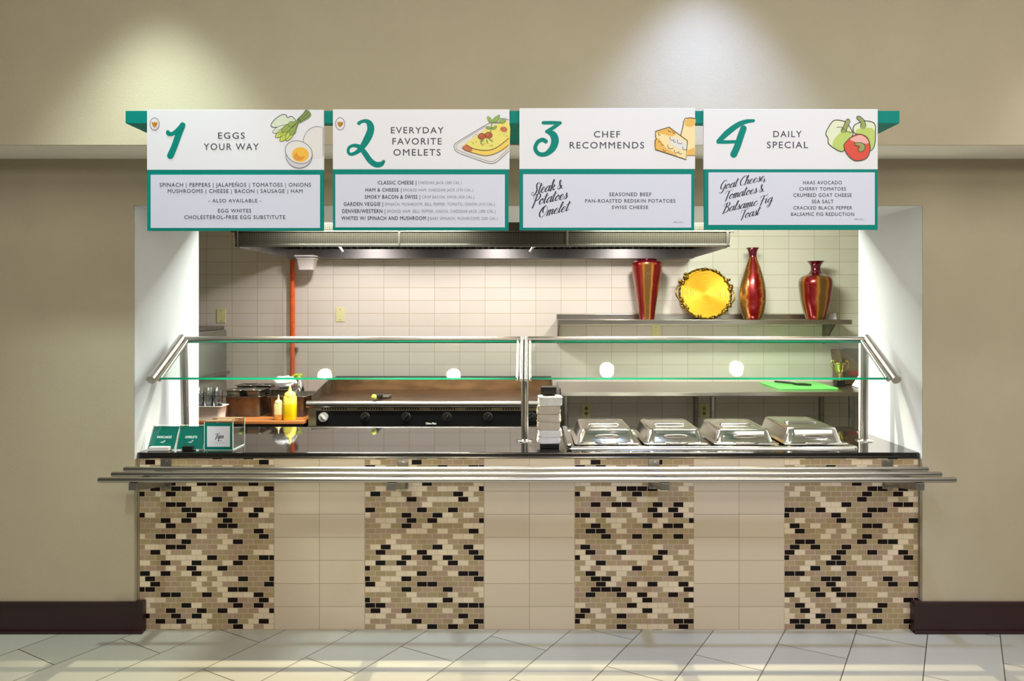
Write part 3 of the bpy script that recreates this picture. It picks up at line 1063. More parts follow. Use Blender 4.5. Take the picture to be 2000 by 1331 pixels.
def art_cheese(fl, b):
    mats = [M[k] for k in ('cheese', 'cheese_deep', 'egg', 'brown_line')]
    p = [(1645, 332), (1690, 157), (1786, 157), (1786, 520), (1700, 522)]
    fl.fill(b, p, 0, 1, 0)
    fl.fill(b, [(1700, 165), (1786, 160), (1786, 215), (1740, 240), (1690, 220)], 1, 1.4, 4)
    fl.fill(b, [(1715, 470), (1786, 440), (1786, 518), (1712, 520)], 1, 1.4, 0)
    fl.stroke(b, [(1786, 157), (1690, 157), (1668, 240), (1645, 332)], 3, 2, 2, 8)
    fl.stroke(b, [(1710, 520), (1786, 522)], 3, 2, 2, 5)
    p = [(1402, 345), (1400, 285), (1532, 243), (1712, 376), (1700, 560), (1400, 462), (1396, 375)]
    fl.fill(b, p, 0, 3, 0)
    fl.fill(b, [(1402, 290), (1530, 247), (1600, 300), (1560, 330), (1470, 310)], 1, 3.4, 3)
    fl.fill(b, [(1400, 370), (1440, 360), (1500, 440), (1590, 500), (1600, 525), (1405, 460)], 1, 3.4, 3)
    fl.fill(b, [(1560, 340), (1690, 385), (1690, 470), (1600, 440), (1540, 400)], 2, 3.5, 4)
    fl.stroke(b, [(1402, 345), (1400, 285), (1532, 243), (1712, 376), (1700, 560), (1400, 462), (1396, 375), (1412, 352)], 3, 4, 1, 9)
    for u, v, r in ((1565, 350, 24), (1640, 382, 26), (1550, 428, 30), (1470, 408, 14), (1605, 475, 22), (1645, 490, 18), (1492, 465, 14), (1688, 445, 22), (1590, 380, 12), (1440, 380, 10), (1540, 275, 14), (1580, 292, 12), (1440, 310, 12)):
        fl.stroke(b, fl.ell_pts(u, v, r, r * .9)[4:22], 3, 4.2, 1, 5)
    return mats


def art_peppers(fl, b):
    mats = [M[k] for k in ('pepper', 'pepper_lite', 'red', 'pink', 'stem', 'olive_line', 'leaf')]
    p = [(1265, 315), (1280, 262), (1340, 180), (1420, 180), (1470, 205), (1520, 280), (1525, 320), (1470, 400), (1430, 480), (1360, 458), (1292, 405), (1285, 350)]
    fl.fill(b, p, 1, 1)
    fl.fill(b, [(1370, 330), (1440, 280), (1515, 300), (1470, 400), (1430, 475), (1350, 448), (1330, 400)], 0, 2)
    fl.loop(b, p, 8, 5, 3)
    p = [(1535, 290), (1540, 228), (1600, 195), (1660, 182), (1738, 208), (1748, 300), (1738, 425), (1690, 470), (1660, 340), (1590, 320)]
    fl.fill(b, p, 1, 1.2)
    fl.fill(b, [(1560, 270), (1640, 250), (1735, 270), (1735, 410), (1690, 462), (1650, 340), (1575, 312)], 0, 2.2)
    fl.loop(b, p, 8, 5, 3.2)
    fl.stroke(b, [(1435, 275, 52), (1460, 225, 36), (1480, 185, 26), (1482, 172, 26)], 4, 3.6, 6)
    fl.stroke(b, [(1630, 235, 52), (1622, 200, 36), (1600, 165, 28), (1578, 150, 22)], 4, 3.6, 6)
    for q in ([(1415, 285), (1440, 225), (1465, 170), (1490, 168), (1498, 195), (1475, 240), (1460, 290)], [(1600, 240), (1605, 200), (1568, 160), (1570, 138), (1600, 140), (1640, 180), (1655, 230)]):
        fl.stroke(b, q, 5, 4, 5, 6)
    fl.stroke(b, [(1370, 245), (1420, 245), (1470, 285), (1520, 295)], 5, 4, 5, 4)
    p = [(1440, 420), (1470, 378), (1520, 335), (1590, 312), (1660, 340), (1690, 400), (1692, 480), (1655, 550), (1562, 572), (1500, 540), (1455, 480)]
    fl.fill(b, p, 2, 4.6)
    fl.fill(b, [(1500, 360), (1590, 322), (1650, 345), (1680, 400), (1600, 400), (1540, 385)], 3, 5)
    fl.loop(b, p, 8, 5, 5.4)
    fl.stroke(b, [(1550, 405, 22), (1600, 412, 34), (1625, 440, 42), (1605, 465, 46)], 4, 6, 6)
    fl.stroke(b, [(1545, 398), (1600, 395), (1640, 415), (1640, 460), (1600, 485), (1575, 465), (1590, 440), (1548, 420), (1545, 398)], 5, 6.4, 5, 6)
    return mats


N1 = [[(583, 224, 48), (540, 330, 52), (500, 440, 52), (464, 522, 54)], [(575, 232, 40), (520, 285, 34), (478, 310, 32), (447, 305, 36), (440, 290, 30)]]
N2 = [[(355, 205, 30), (385, 187, 26), (430, 185, 34), (462, 215, 52), (470, 270, 58), (440, 350, 60), (385, 440, 46), (330, 490, 32), (275, 508, 26), (250, 480, 24), (262, 440, 24), (310, 422, 28), (365, 440, 38), (415, 500, 44), (465, 570, 46), (520, 608, 46), (570, 605, 42), (597, 578, 26)]]
N3 = [[(305, 200, 28), (390, 200, 30), (470, 202, 28)], [(470, 203, 24), (400, 250, 30), (338, 286, 26)], [(345, 285, 30), (400, 315, 56), (420, 375, 62), (395, 450, 54), (330, 505, 38), (262, 503, 34), (227, 450, 32), (250, 390, 32), (298, 366, 34), (330, 382, 34)]]
N4 = [[(558, 180, 26), (480, 190, 36), (400, 225, 44), (300, 300, 48), (218, 382, 38)], [(212, 388, 28), (300, 388, 28), (385, 385, 26)], [(460, 256, 52), (430, 340, 54), (400, 430, 54), (365, 508, 56)]]

sign('white and teal menu sign headed by a brush 1, EGGS YOUR WAY, with egg drawing', 240, 200,
     (235, 72, 1960, 660), (237, 660, 1957, 1255), (272, 708, 1925, 1228), N1,
     [('EGGS', 930, 1190, 295, 355), ('YOUR WAY', 790, 1326, 402, 465)],
     [('SPINACH | PEPPERS | JALAPEÑOS | TOMATOES | ONIONS', 360, 1838, 788, 825, 0), ('MUSHROOMS | CHEESE | BACON | SAUSAGE | HAM', 440, 1755, 850, 885, 0),
      ('- ALSO AVAILABLE -', 838, 1352, 945, 978, 0), ('EGG WHITES', 930, 1254, 1042, 1077, 0), ('CHOLESTEROL-FREE EGG SUBSTITUTE', 602, 1586, 1105, 1140, 0)],
     art=art_eggs, emblem=(311, 212))
sign('white and teal menu sign headed by a brush 2, EVERYDAY FAVORITE OMELETS', 630, 200,
     (100, 68, 1825, 655), (100, 655, 1815, 1252), (125, 705, 1780, 1222), N2,
     [('EVERYDAY', 668, 1182, 243, 303), ('FAVORITE', 683, 1163, 350, 412), ('OMELETS', 692, 1153, 458, 520)],
     [('CLASSIC CHEESE |', 541, 915, 768, 802, 1), ('CHEDDAR JACK (380 CAL.)', 932, 1358, 772, 800, 2),
      ('HAM & CHEESE |', 420, 770, 840, 872, 1), ('SMOKED HAM, CHEDDAR JACK (370 CAL.)', 785, 1470, 844, 871, 2),
      ('SMOKY BACON & SWISS |', 413, 952, 907, 942, 1), ('CRISP BACON, SWISS (420 CAL.)', 972, 1482, 912, 940, 2),
      ('GARDEN VEGGIE |', 208, 590, 977, 1012, 1), ('SPINACH, MUSHROOM, BELL PEPPER, TOMATO, ONION (310 CAL.)', 608, 1685, 982, 1010, 2),
      ('DENVER/WESTERN |', 193, 612, 1046, 1082, 1), ('SMOKED HAM, BELL PEPPER, ONION, CHEDDAR-JACK (380 CAL.)', 628, 1690, 1051, 1080, 2),
      ('WHITES W/ SPINACH AND MUSHROOM |', 185, 1035, 1115, 1150, 1), ('BABY SPINACH, MUSHROOMS (200 CAL.)', 1050, 1712, 1121, 1149, 2)],
     art=art_omelet, emblem=(172, 210))
sign('white and teal menu sign headed by a brush 3, CHEF RECOMMENDS, with cheese drawing', 1000, 200,
     (72, 57, 1788, 652), (72, 650, 1780, 1250), (108, 703, 1750, 1225), N3,
     [('CHEF', 800, 1055, 282, 343), ('RECOMMENDS', 563, 1290, 388, 450)],
     [('SEASONED BEEF', 950, 1360, 882, 917, 0), ('PAN-ROASTED REDSKIN POTATOES', 715, 1595, 947, 980, 0), ('SWISS CHEESE', 975, 1330, 1010, 1042, 0)],
     small=('(480 CAL.)', 1573, 1673, 1163, 1180),
     swash=[('Steak &', 195, 905, 52, 300), ('Potatoes', 195, 1015, 52, 340), ('Omelet', 255, 1125, 50, 295)], art=art_cheese)
sign('white and teal menu sign headed by a brush 4, DAILY SPECIAL, with pepper drawing', 1360, 200,
     (72, 66, 1772, 655), (78, 655, 1772, 1245), (118, 685, 1742, 1198), N4,
     [('DAILY', 752, 1028, 280, 340), ('SPECIAL', 690, 1090, 385, 447)],
     [('HAAS AVOCADO', 1042, 1420, 768, 802, 0), ('CHERRY TOMATOES', 1005, 1460, 830, 862, 0), ('CRUMBED GOAT CHEESE', 947, 1515, 890, 925, 0),
      ('SEA SALT', 1127, 1338, 952, 987, 0), ('CRACKED BLACK PEPPER', 947, 1520, 1015, 1047, 0), ('BALSAMIC FIG REDUCTION', 925, 1540, 1077, 1110, 0)],
     small=('(680 CAL.)', 1540, 1635, 1135, 1150),
     swash=[('Goat Cheese,', 225, 860, 43, 450), ('Tomatoes &', 270, 955, 43, 390), ('Balsamic Fig', 255, 1080, 43, 480), ('Toast', 425, 1140, 43, 185)], art=art_peppers)

# ------------------------------------------------------------------ extractor hood
YH = 4.95
hx0, hx1 = X(463, YH), X(1422, YH)
hz = Z(481, YH)
hd = thing('extractor_hood', 'stainless steel extractor hood with perforated front over the kitchen', 'hood', (0, 5.5, hz))
MB().extrude([(hx0 - .01, YH, hz + .012), (hx1 + .01, YH, hz + .012), (hx1 + .04, YH, 2.46), (hx0 - .04, YH, 2.46)], (0, .02, 0)).build('perforated_front', M['perf'], hd)
b = MB()
b.box(hx0 - .012, hx1 + .012, YH - .006, YH + .024, hz - .004, hz + .014)
b.box(hx0 - .04, hx1 + .04, YH - .006, YH + .012, Z(454, YH), Z(451, YH))
for px in (463, 780, 1107, 1421):
    xx = X(px, YH)
    b.box(xx - .008, xx + .008, YH - .008, YH + .012, hz, 2.46)
b.build('front_rim', M['hood_rim'], hd, bevel=.002)
for xa in (hx0, hx1 - .012):
    MB().box(xa, xa + .012, YH + .024, YK - .002, hz - .01, 2.46).build('side_panel', M['dull_steel'], hd)
b = MB()
b.box(hx0 + .012, hx1 - .012, 5.93, 5.942, Z(505, 5.93), Z(487, 5.93))
b.box(hx0 + .012, hx1 - .012, 5.942, YK - .002, Z(505, 5.93), Z(505, 5.93) + .006)
b.build('grease_trough', M['trough'], hd)
b = MB()
x = hx0 + .02
while x < hx1 - .05:
    b.add([(x, 5.98, 2.135), (x + .035, 5.98, 2.135), (x + .035, 5.25, 2.45), (x, 5.25, 2.45), (x, 5.98, 2.125), (x + .035, 5.98, 2.125), (x + .035, 5.25, 2.44), (x, 5.25, 2.44)],
          [(0, 1, 2, 3), (4, 7, 6, 5), (0, 4, 5, 1), (1, 5, 6, 2), (3, 2, 6, 7), (0, 3, 7, 4)])
    x += .05
b.build('baffle_filter', M['dull_steel'], hd)
MB().box(hx0, hx1, YH + .02, YK - .002, 2.46, 2.47).build('hood_top', M['dull_steel'], hd)
for xx in (-1.36, -.29, .80):
    MB().lathe([(.0, -.05), (.04, -.04), (.055, -.01), (.05, .03)], (xx, 5.25, 2.36), 24, cap0=False).build('hood_lamp', M['lamp_glass'], hd)
    light('hood_glow', 'SPOT', (xx, 5.25, 2.29), 42, (1.0, 0.93, 0.92), radius=0.05, spot=math.radians(165), blend=0.4)
for px, dxx in ((665, .02), (1040, -.02)):
    b = MB()
    p = at(px, 484, 5.3)
    b.tube([p + Vector((-dxx, 0, .012)), p + Vector((0, -.01, 0)), p + Vector((dxx, -.012, -.03))], .008, 12)
    b.build('filter_handle', M['white_plastic'], hd)
gc = MB()
c = at(600, 514, 5.9)
gc.loft([rrect(c.x, c.y, .11, .10, .012, c.z - .055), rrect(c.x, c.y, .135, .12, .012, c.z + .03), rrect(c.x, c.y, .15, .135, .012, c.z + .032), rrect(c.x, c.y, .15, .135, .012, c.z + .038), rrect(c.x, c.y, .125, .11, .01, c.z + .036), rrect(c.x, c.y, .10, .09, .01, c.z - .045)])
gc.box(c.x - .08, c.x + .075, c.y - .072, c.y + .06, c.z + .046, c.z + .058)
gc.build('grease_cup', M['white_plastic'], hd)

# ceiling tubes of the kitchen
for xx, wh in ((-1.05, 'left'), (1.05, 'right')):
    t = thing('tube_light', 'tube light fixed to the kitchen ceiling over the %s' % ('griddle side of the kitchen' if xx < 0 else 'work table side of the kitchen'), 'lamp', (xx, 4.76, 2.5))
    MB().box(xx - .62, xx + .62, 4.69, 4.83, 2.42, 2.5).build('housing', M['white_plastic'], t)
    MB().cyl((xx - .6, 4.76, 2.39), (xx + .6, 4.76, 2.39), .02, 14).build('tube', M['tube'], t)

# ------------------------------------------------------------------ kitchen wall pieces
gp = thing('gas_pipe', 'orange painted pipe running down the tiled kitchen wall', 'pipe', (X(571, 6.03), 6.03, 0))
xp = X(571, 6.03)
MB().cyl((xp, 6.03, 0.0), (xp, 6.03, 2.040), .019).build('pipe_run', M['orange'], gp)
b = MB()
b.box(xp - .03, xp + .03, 6.045, YK - .001, 1.30, 1.33)
b.build('pipe_clamp', M['dull_steel'], gp)

for px, py, lab in ((432, 617, 'ivory cover plate on the tiles above the steel cabinet'), (665, 615, 'ivory cover plate on the tiles right of the orange pipe'),
                    (1281, 649, 'ivory cover plate on the tiles just under the steel wall shelf'), (1145, 803, 'ivory socket plate under the work table behind the first pan cover'),
                    (1375, 803, 'ivory socket plate under the work table behind the third pan cover')):
    p = at(px, py, YK - .004)
    t = thing('outlet_plate', lab, 'outlet', (p.x, YK, p.z), 'ivory plates on the kitchen wall')
    MB().box(p.x - .036, p.x + .036, YK - .007, YK - .0005, p.z - .058, p.z + .058).build('cover_plate', M['ivory'], t, bevel=.002)
    for dz in (-.042, .042):
        MB().cyl((p.x, YK - .009, p.z + dz), (p.x, YK - .006, p.z + dz), .004, 10).build('screw', M['ivory_dark'], t)
    if py > 700:
        for dz in (-.02, .02):
            MB().cyl((p.x, YK - .0085, p.z + dz), (p.x, YK - .006, p.z + dz), .014, 16).build('socket', M['ivory_dark'], t)

# wall shelf
YSF = 5.78
sx0, sx1 = X(1090, YSF), X(1664, YSF)
zs = Z(625, YSF)
sh = thing('wall_shelf', 'stainless steel wall shelf carrying red vases and a gold platter', 'shelf', ((sx0 + sx1) / 2, YK, zs))
b = MB()
b.box(sx0, sx1, YSF, YK - .002, zs - .006, zs)
b.box(sx0, sx1, YSF - .002, YSF + .004, Z(634, YSF), zs)
b.box(sx0, sx1, YK - .008, YK - .002, zs, Z(614, YK))
b.build('shelf_board', M['steel'], sh, bevel=.0015)
for xa in (sx0 + .004, sx1 - .11):
    MB().extrude([(xa, YSF + .03, zs - .007), (xa, YK - .002, zs - .007), (xa, YK - .002, zs - .20), (xa, YK - .03, zs - .20)], (.012, 0, 0)).build('shelf_bracket', M['dull_steel'], sh)

# ------------------------------------------------------------------ vases
def vase(label, pxc, prof_px, Yv, m, rim_from):
    """prof_px: (half width px, y px) from foot to lip"""
    xc = X(pxc, Yv)
    t = thing('vase', label, 'vase', (xc, Yv, zs), 'red and gold vases on the wall shelf')
    k = Yv / F
    y0 = prof_px[0][1]
    pr = catmull([(hw * k, (y0 - py) * k, 0) for hw, py in prof_px], 6)
    out = [(max(p.x, .001), p.y) for p in pr]
    cut = (y0 - rim_from) * k
    body = [p for p in out if p[1] <= cut]
    neck = [body[-1]] + [p for p in out if p[1] > cut]
    MB().lathe(body, (xc, Yv, zs + .0005), 56).build('body', m, t)
    inner = [(max(r - .004, .002), z) for r, z in reversed(neck)]
    MB().lathe(neck + inner, (xc, Yv, zs + .0005), 56, cap0=False).build('neck', M['vase_rim'], t)


vase('broad shouldered tall red and gold vase at the left of the platter', 1263.5, [(14, 625), (15, 620), (18, 598), (24, 560), (29, 528), (30, 518), (28, 513), (21, 510), (19, 508.5), (22, 507)], 5.88, M['vase_a'], 515)
vase('slim bottle shaped red and gold vase with long neck', 1470, [(15, 625), (18, 620), (24, 598), (25, 575), (22, 550), (15, 525), (9, 508), (7.5, 500), (9, 491), (12.5, 485)], 5.88, M['vase_b'], 502)
vase('red and gold urn shaped vase with flared lip near the shelf right end', 1593, [(17, 624), (20, 618), (27, 592), (31, 565), (31.5, 550), (27, 541), (15, 535), (9.5, 528), (10, 518), (16.5, 510)], 5.88, M['vase_c'], 538)

# platter leaning on the wall
pc = at(1376, 575, 5.99)
pr = .198
pt = thing('platter', 'round gold woven platter with leafy metal rim leaning on the wall', 'platter', (pc.x, 5.96, zs))
tilt = math.radians(14)
R = Matrix.Rotation(tilt, 3, 'X')      # top leans back


def on_plate(x, z, d):
    """x across, z up the plate, d towards the viewer"""
    return Vector((pc.x, 5.985, pc.z)) + Matrix.Rotation(-tilt, 3, 'X') @ Vector((x, -d, z))


rings = []
for i in range(61):
    r = pr * (i / 60)
    d = .012 + .012 * (r / pr) ** 3 + .0022 * math.sin(r / pr * 2 * PI * 15)
    rings.append([on_plate(max(r, .001) * math.cos(2 * PI * k / 72), max(r, .001) * math.sin(2 * PI * k / 72), d) for k in range(72)])
bk = [[on_plate(r * math.cos(2 * PI * k / 72), r * math.sin(2 * PI * k / 72), d) for k in range(72)] for r, d in ((pr, .012), (.12, .0), (.001, .0))]
MB().loft(rings + bk, True, True).build('woven_disc', M['gold_weave'], pt)
b = MB()
for q in range(3):
    pts = [on_plate((pr + .006 + .006 * math.sin(a * 11 + q * 2.1)) * math.cos(a), (pr + .006 + .006 * math.sin(a * 11 + q * 2.1)) * math.sin(a), .02 + .006 * math.cos(a * 11 + q * 2.1)) for a in [2 * PI * k / 200 for k in range(200)]]
    b.tube(pts, .0045, 8, True)
b.build('rim_vine', M['antique'], pt)
random.seed(11)
b = MB()
for deg in (140, 157, 198, 215, 12, 28, -30, -44, 88, 60, 250, 290):
    big = deg not in (88, 60, 250, 290)
    for k in range(7 if big else 2):
        a = math.radians(deg + random.uniform(-6, 6))
        rr = pr + random.uniform(-.008, .022 if big else .01)
        c0 = on_plate(rr * math.cos(a), rr * math.sin(a), .026 + random.uniform(0, .014))
        b.ball(c0, .011, 0, 10, (1.0 + random.uniform(-.3, .6), .6, 1.0 + random.uniform(-.3, .6)))
b.build('rim_leaves', M['antique'], pt)
for s, a0, a1 in ((1, -28, 12), (-1, 157, 198)):
    b = MB()
    b.tube([on_plate((pr + .03 * math.sin(PI * t / 10) + .008) * math.cos(math.radians(a0 + (a1 - a0) * t / 10)), (pr + .03 * math.sin(PI * t / 10) + .008) * math.sin(math.radians(a0 + (a1 - a0) * t / 10)), .024) for t in range(11)], .006, 10)
    b.build('handle', M['antique'], pt)

# small card by the last vase
c = at(1623, 618, 5.93)
t = thing('small_card', 'small white card with dark spots lying beside the urn vase', 'card', (c.x, 5.93, zs))
MB().extrude([(c.x - .02, 5.93, zs + .001), (c.x + .045, 5.93, zs + .001), (c.x + .045, 5.945, zs + .05), (c.x + .0, 5.945, zs + .045)], (0, .003, 0)).build('card_sheet', M['bag'], t)
b = MB()
for dx, dz in ((.022, .03), (.035, .034), (.028, .015)):
    b.ball((c.x + dx, 5.932 + dz * .3, zs + dz), .006, 0, 10, (1, .3, 1))
b.build('dark_spot', M['dark'], t)

# ------------------------------------------------------------------ right work table
zt = 1.052
YT = 5.333
tx0, tx1 = X(1095, YT), 2.95
wt = thing('work_table', 'stainless steel work table against the tiled wall under the shelf', 'table', ((tx0 + tx1) / 2, 5.7, 0))
b = MB()
b.box(tx0, tx1, YT, YK - .003, zt - .012, zt)
b.box(tx0, tx1, YT - .002, YT + .012, zt - .03, zt)
b.build('table_top', M['steel'], wt, bevel=.003)
for xx in (tx0 + .04, 1.326, 2.33, 2.9):
    for yy in (5.42, 5.98):
        MB().cyl((xx, yy, 0), (xx, yy, zt - .012), .02, 18).build('leg', M['dull_steel'], wt)

cb = MB().box(1.835, 2.27, 5.50, 5.96, zt + .0005, zt + .013).build('cutting_board', M['green_board'], bevel=.003, origin=(2.05, 5.7, zt))
tag(cb, 'bright green cutting board lying on the steel work table', 'cutting board')
sp = thing('spatula', 'black spatula lying on the green cutting board', 'spatula', (2.0, 5.66, zt + .0135))
z0 = zt + .0145
MB().tube([(1.91, 5.83, z0 + .012), (1.97, 5.76, z0 + .012), (2.02, 5.70, z0 + .010)], [.007, .008, .006], 12).build('handle', M['dark'], sp)
MB().extrude([(2.01, 5.72, z0), (2.03, 5.66, z0), (2.12, 5.63, z0), (2.10, 5.73, z0)], (0, 0, .012)).build('blade', M['dark'], sp)

# trophy
YTr = 5.75
c = at(1640, 750, YTr)
tr = thing('trophy', 'small gold two handled trophy cup on a black base', 'trophy', (c.x, YTr, zt))
MB().box(c.x - .032, c.x + .032, YTr - .03, YTr + .03, zt + .0005, zt + .045).build('base', M['dark'], tr, bevel=.002)
prof = [(.026, 0), (.02, .006), (.006, .012), (.005, .034), (.012, .042), (.009, .048), (.022, .056), (.032, .085), (.036, .115), (.048, .135), (.046, .136), (.033, .115), (.028, .085), (.012, .06)]
MB().lathe(prof, (c.x, YTr, zt + .045), 32).build('cup', M['trophy'], tr)
for s in (-1, 1):
    pts = catmull([(c.x + s * .026, YTr, zt + .115), (c.x + s * .06, YTr, zt + .14), (c.x + s * .068, YTr, zt + .175), (c.x + s * .055, YTr, zt + .198), (c.x + s * .044, YTr, zt + .19)], 6)
    MB().tube(pts, [.004] * (len(pts) - 4) + [.006, .008, .009, .007], 10).build('handle', M['trophy'], tr)

# open cardboard box
bx0, bx1, by0, by1 = X(1652, 5.8), X(1652, 5.8) + .30, 5.84, 6.05
bh = .13
cbx = thing('cardboard_box', 'open brown cardboard box with raised flaps behind the gold trophy', 'box', (bx0 + .1, 5.95, zt))
b = MB()
for q in ((bx0, bx1, by0, by0 + .004), (bx0, bx1, by1 - .004, by1), (bx0, bx0 + .004, by0, by1), (bx1 - .004, bx1, by0, by1)):
    b.box(*q, zt + .001, zt + bh)
b.box(bx0, bx1, by0, by1, zt + .001, zt + .005)
b.build('carton', M['cardboard'], cbx)
MB().extrude([(bx0, by0, zt + bh), (bx0, by1, zt + bh), (bx0 - .02, by1, zt + bh + .13), (bx0 - .035, by0, zt + bh + .14)], (.004, 0, 0)).build('flap', M['cardboard'], cbx)
MB().extrude([(bx0 - .03, by1 - .03, zt + bh + .14), (bx0 + .06, by1 - .02, zt + bh + .135), (bx0 + .16, by0, zt + bh + .0), (bx0 + .0, by0, zt + bh + .0)], (0, .004, 0)).build('flap', M['cardboard_in'], cbx)
MB().extrude([(bx0 + .10, by1 - .004, zt + bh), (bx1, by1 - .004, zt + bh), (bx1, by1 + .02, zt + bh + .14), (bx0 + .09, by1 + .02, zt + bh + .14)], (0, .004, 0)).build('flap', M['cardboard_in'], cbx)
MB().box(bx0 + .04, bx0 + .13, by0 - .0012, by0, zt + .075, zt + .105).build('red_print', M['red_print'], cbx)
# white and pink package
c = at(1686, 758, 5.62)
pk = thing('food_package', 'white and pink crumpled packet beside the trophy on the table', 'packet', (c.x, 5.62, zt))
b = MB()
b.add([(c.x - .05, 5.58, zt + .002), (c.x + .14, 5.56, zt + .002), (c.x + .16, 5.72, zt + .002), (c.x - .04, 5.74, zt + .002), (c.x - .01, 5.62, zt + .06), (c.x + .06, 5.60, zt + .05), (c.x + .08, 5.70, zt + .03), (c.x + .0, 5.71, zt + .085)],
      [(0, 3, 2, 1), (4, 5, 6, 7), (0, 1, 5, 4), (1, 2, 6, 5), (2, 3, 7, 6), (3, 0, 4, 7)])
b.build('packet_body', M['bag'], pk, bevel=.006)
b = MB()
b.add([(c.x - .015, 5.595, zt + .038), (c.x + .04, 5.588, zt + .03), (c.x + .05, 5.594, zt + .045), (c.x - .0, 5.612, zt + .057)], [(0, 1, 2, 3)])
b.ball((c.x + .02, 5.598, zt + .036), .022, 0, 12, (1.3, .35, .8))
b.build('pink_print', M['pink_print'], pk)

# ------------------------------------------------------------------ griddle
gx0, gx1 = X(600, 5.2), X(1083, 5.2)
YGF = 5.2
gz = 1.0
gr = thing('griddle', 'long stained gas griddle with black control panel against the tiled wall', 'griddle', ((gx0 + gx1) / 2, 5.6, 0))
b = MB()
b.box(gx0 + .01, gx1 - .01, YGF + .03, 6.0, .72, gz - .02)
b.build('body', M['dull_steel'], gr)
MB().box(gx0, gx1, YGF + .09, 5.95, gz - .02, gz).build('cooking_plate', M['greasy'], gr)
b = MB()
b.box(gx0, gx1, YGF + .002, YGF + .092, gz - .022, gz - .010)
b.cyl((gx0 - .004, YGF + .006, Z(790, YGF)), (gx1 + .004, YGF + .006, Z(790, YGF)), .0245, 20)
b.build('front_rail', M['steel'], gr)
zsp = Z(736, 5.95)
b = MB()
b.box(gx0, gx1, 5.95, 5.962, gz, zsp - .02)
b.build('back_splash', M['splash'], gr)
b = MB()
b.box(gx0, gx1, 5.945, 6.0, zsp - .022, zsp)
b.build('back_splash_cap', M['dark'], gr, bevel=.004)
for xa in (gx0, gx1 - .006):
    MB().extrude([(xa, YGF + .10, gz), (xa, 5.95, gz), (xa, 5.95, zsp - .005), (xa, 5.75, zsp - .005), (xa, YGF + .10, gz + .035)], (.006, 0, 0)).build('side_splash', M['worn_steel'], gr)
b = MB()
b.box(gx0 + .004, gx1 - .004, YGF + .012, YGF + .03, Z(833, YGF), Z(797, YGF))
b.build('front_apron', M['apron'], gr)
vn = MB()
x = gx0 + .1
k = 0
while x < gx1 - .05:
    if k % 14 < 10:
        vn.box(x, x + .008, YGF + .009, YGF + .013, Z(801.5, YGF), Z(796.5, YGF))
    x += .018
    k += 1
vn.build('vent_slots', M['dark'], gr)
cp = MB().box(X(617, YGF), gx1 - .02, YGF + .004, YGF + .014, Z(832, YGF), Z(803, YGF)).build('control_panel', M['panel'], gr, bevel=.002)
b = MB()
fl = Flat(lambda u, v, l: at(u, v, YGF + .003) + Vector((0, -.0004 * l, 0)))
fl.text(b, 'Ultra-Max', 832, 852, 825.5, 829.5, 1.05, 0.02)
sub(b, 'brand_lettering', M['white_ink'], cp)
b = MB()
b.box(X(620, YGF), gx1 - .03, YGF + .002, YGF + .005, Z(828, YGF), Z(826.8, YGF))
for i, px in enumerate((632, 713, 793, 873, 953, 1038)):
    p = at(px, 815, YGF)
    kb = MB()
    kb.cyl((p.x, YGF + .004, p.z), (p.x, YGF - .016, p.z), .026 if i else .032, 28)
    ang = (-.7, .9, .6, .6, .5, .9)[i]
    kb.obox((p.x, YGF - .022, p.z), (.02 * math.sin(ang), 0, .02 * math.cos(ang)), (0, .007, 0), (.005 * math.cos(ang), 0, -.005 * math.sin(ang)))
    ko = kb.build('knob', M['bare_metal'] if i == 0 else M['knob'], gr, bevel=.0015, label='bare metal knob' if i == 0 else None)
    rg = MB()
    ring = [Vector((p.x + .03 * math.cos(2 * PI * q / 32), YGF + .003, p.z + .03 * math.sin(2 * PI * q / 32))) for q in range(32)]
    if i:
        rg.tube(ring, .0018, 6, True)
        mk = Vector((.014 * math.sin(ang), 0, .014 * math.cos(ang)))
        rg.obox((p.x + mk.x, YGF - .0295, p.z + mk.z), (.006 * math.sin(ang), 0, .006 * math.cos(ang)), (0, .001, 0), (.002 * math.cos(ang), 0, -.002 * math.sin(ang)))
        sub(rg, 'knob_ring', M['dull_steel'], ko)
for xx in (gx0 + .06, gx1 - .06):
    for yy in (5.3, 5.9):
        MB().cyl((xx, yy, 0), (xx, yy, .72), .025, 16).build('leg', M['dull_steel'], gr)

# scraper on the griddle
c = at(734, 777, 5.24)
sc_ = thing('griddle_scraper', 'yellow and black handled scraper lying on the griddle edge', 'scraper', (c.x, 5.3, gz + .016))
MB().cyl((c.x, 5.205, gz + .036), (c.x + .012, 5.36, gz + .024), .016, 16).build('grip', M['dark'], sc_)
MB().ball((c.x - .004, 5.20, gz + .034), .019, 0, 16).build('end_knob', M['lime'], sc_)
MB().obox((c.x + .02, 5.44, gz + .012), (.045, .005, 0), (0, .06, .0), (0, .0, .004)).build('blade', M['dull_steel'], sc_)

# spatula hanging at the right of the griddle
c = at(1095, 785, 5.25)
t = thing('turner', 'thin steel turner hanging beside the griddle right end', 'spatula', (c.x, 5.25, .9))
MB().tube([(c.x - .004, 5.25, 1.09), (c.x, 5.25, 1.03)], [.003, .006], 10).build('handle', M['dark'], t)
MB().tube([(c.x, 5.25, 1.03), (c.x + .006, 5.25, .93)], .006, 10).build('shaft', M['polished'], t)
MB().box(c.x - .02, c.x + .03, 5.247, 5.251, .87, .93).build('blade', M['polished'], t)

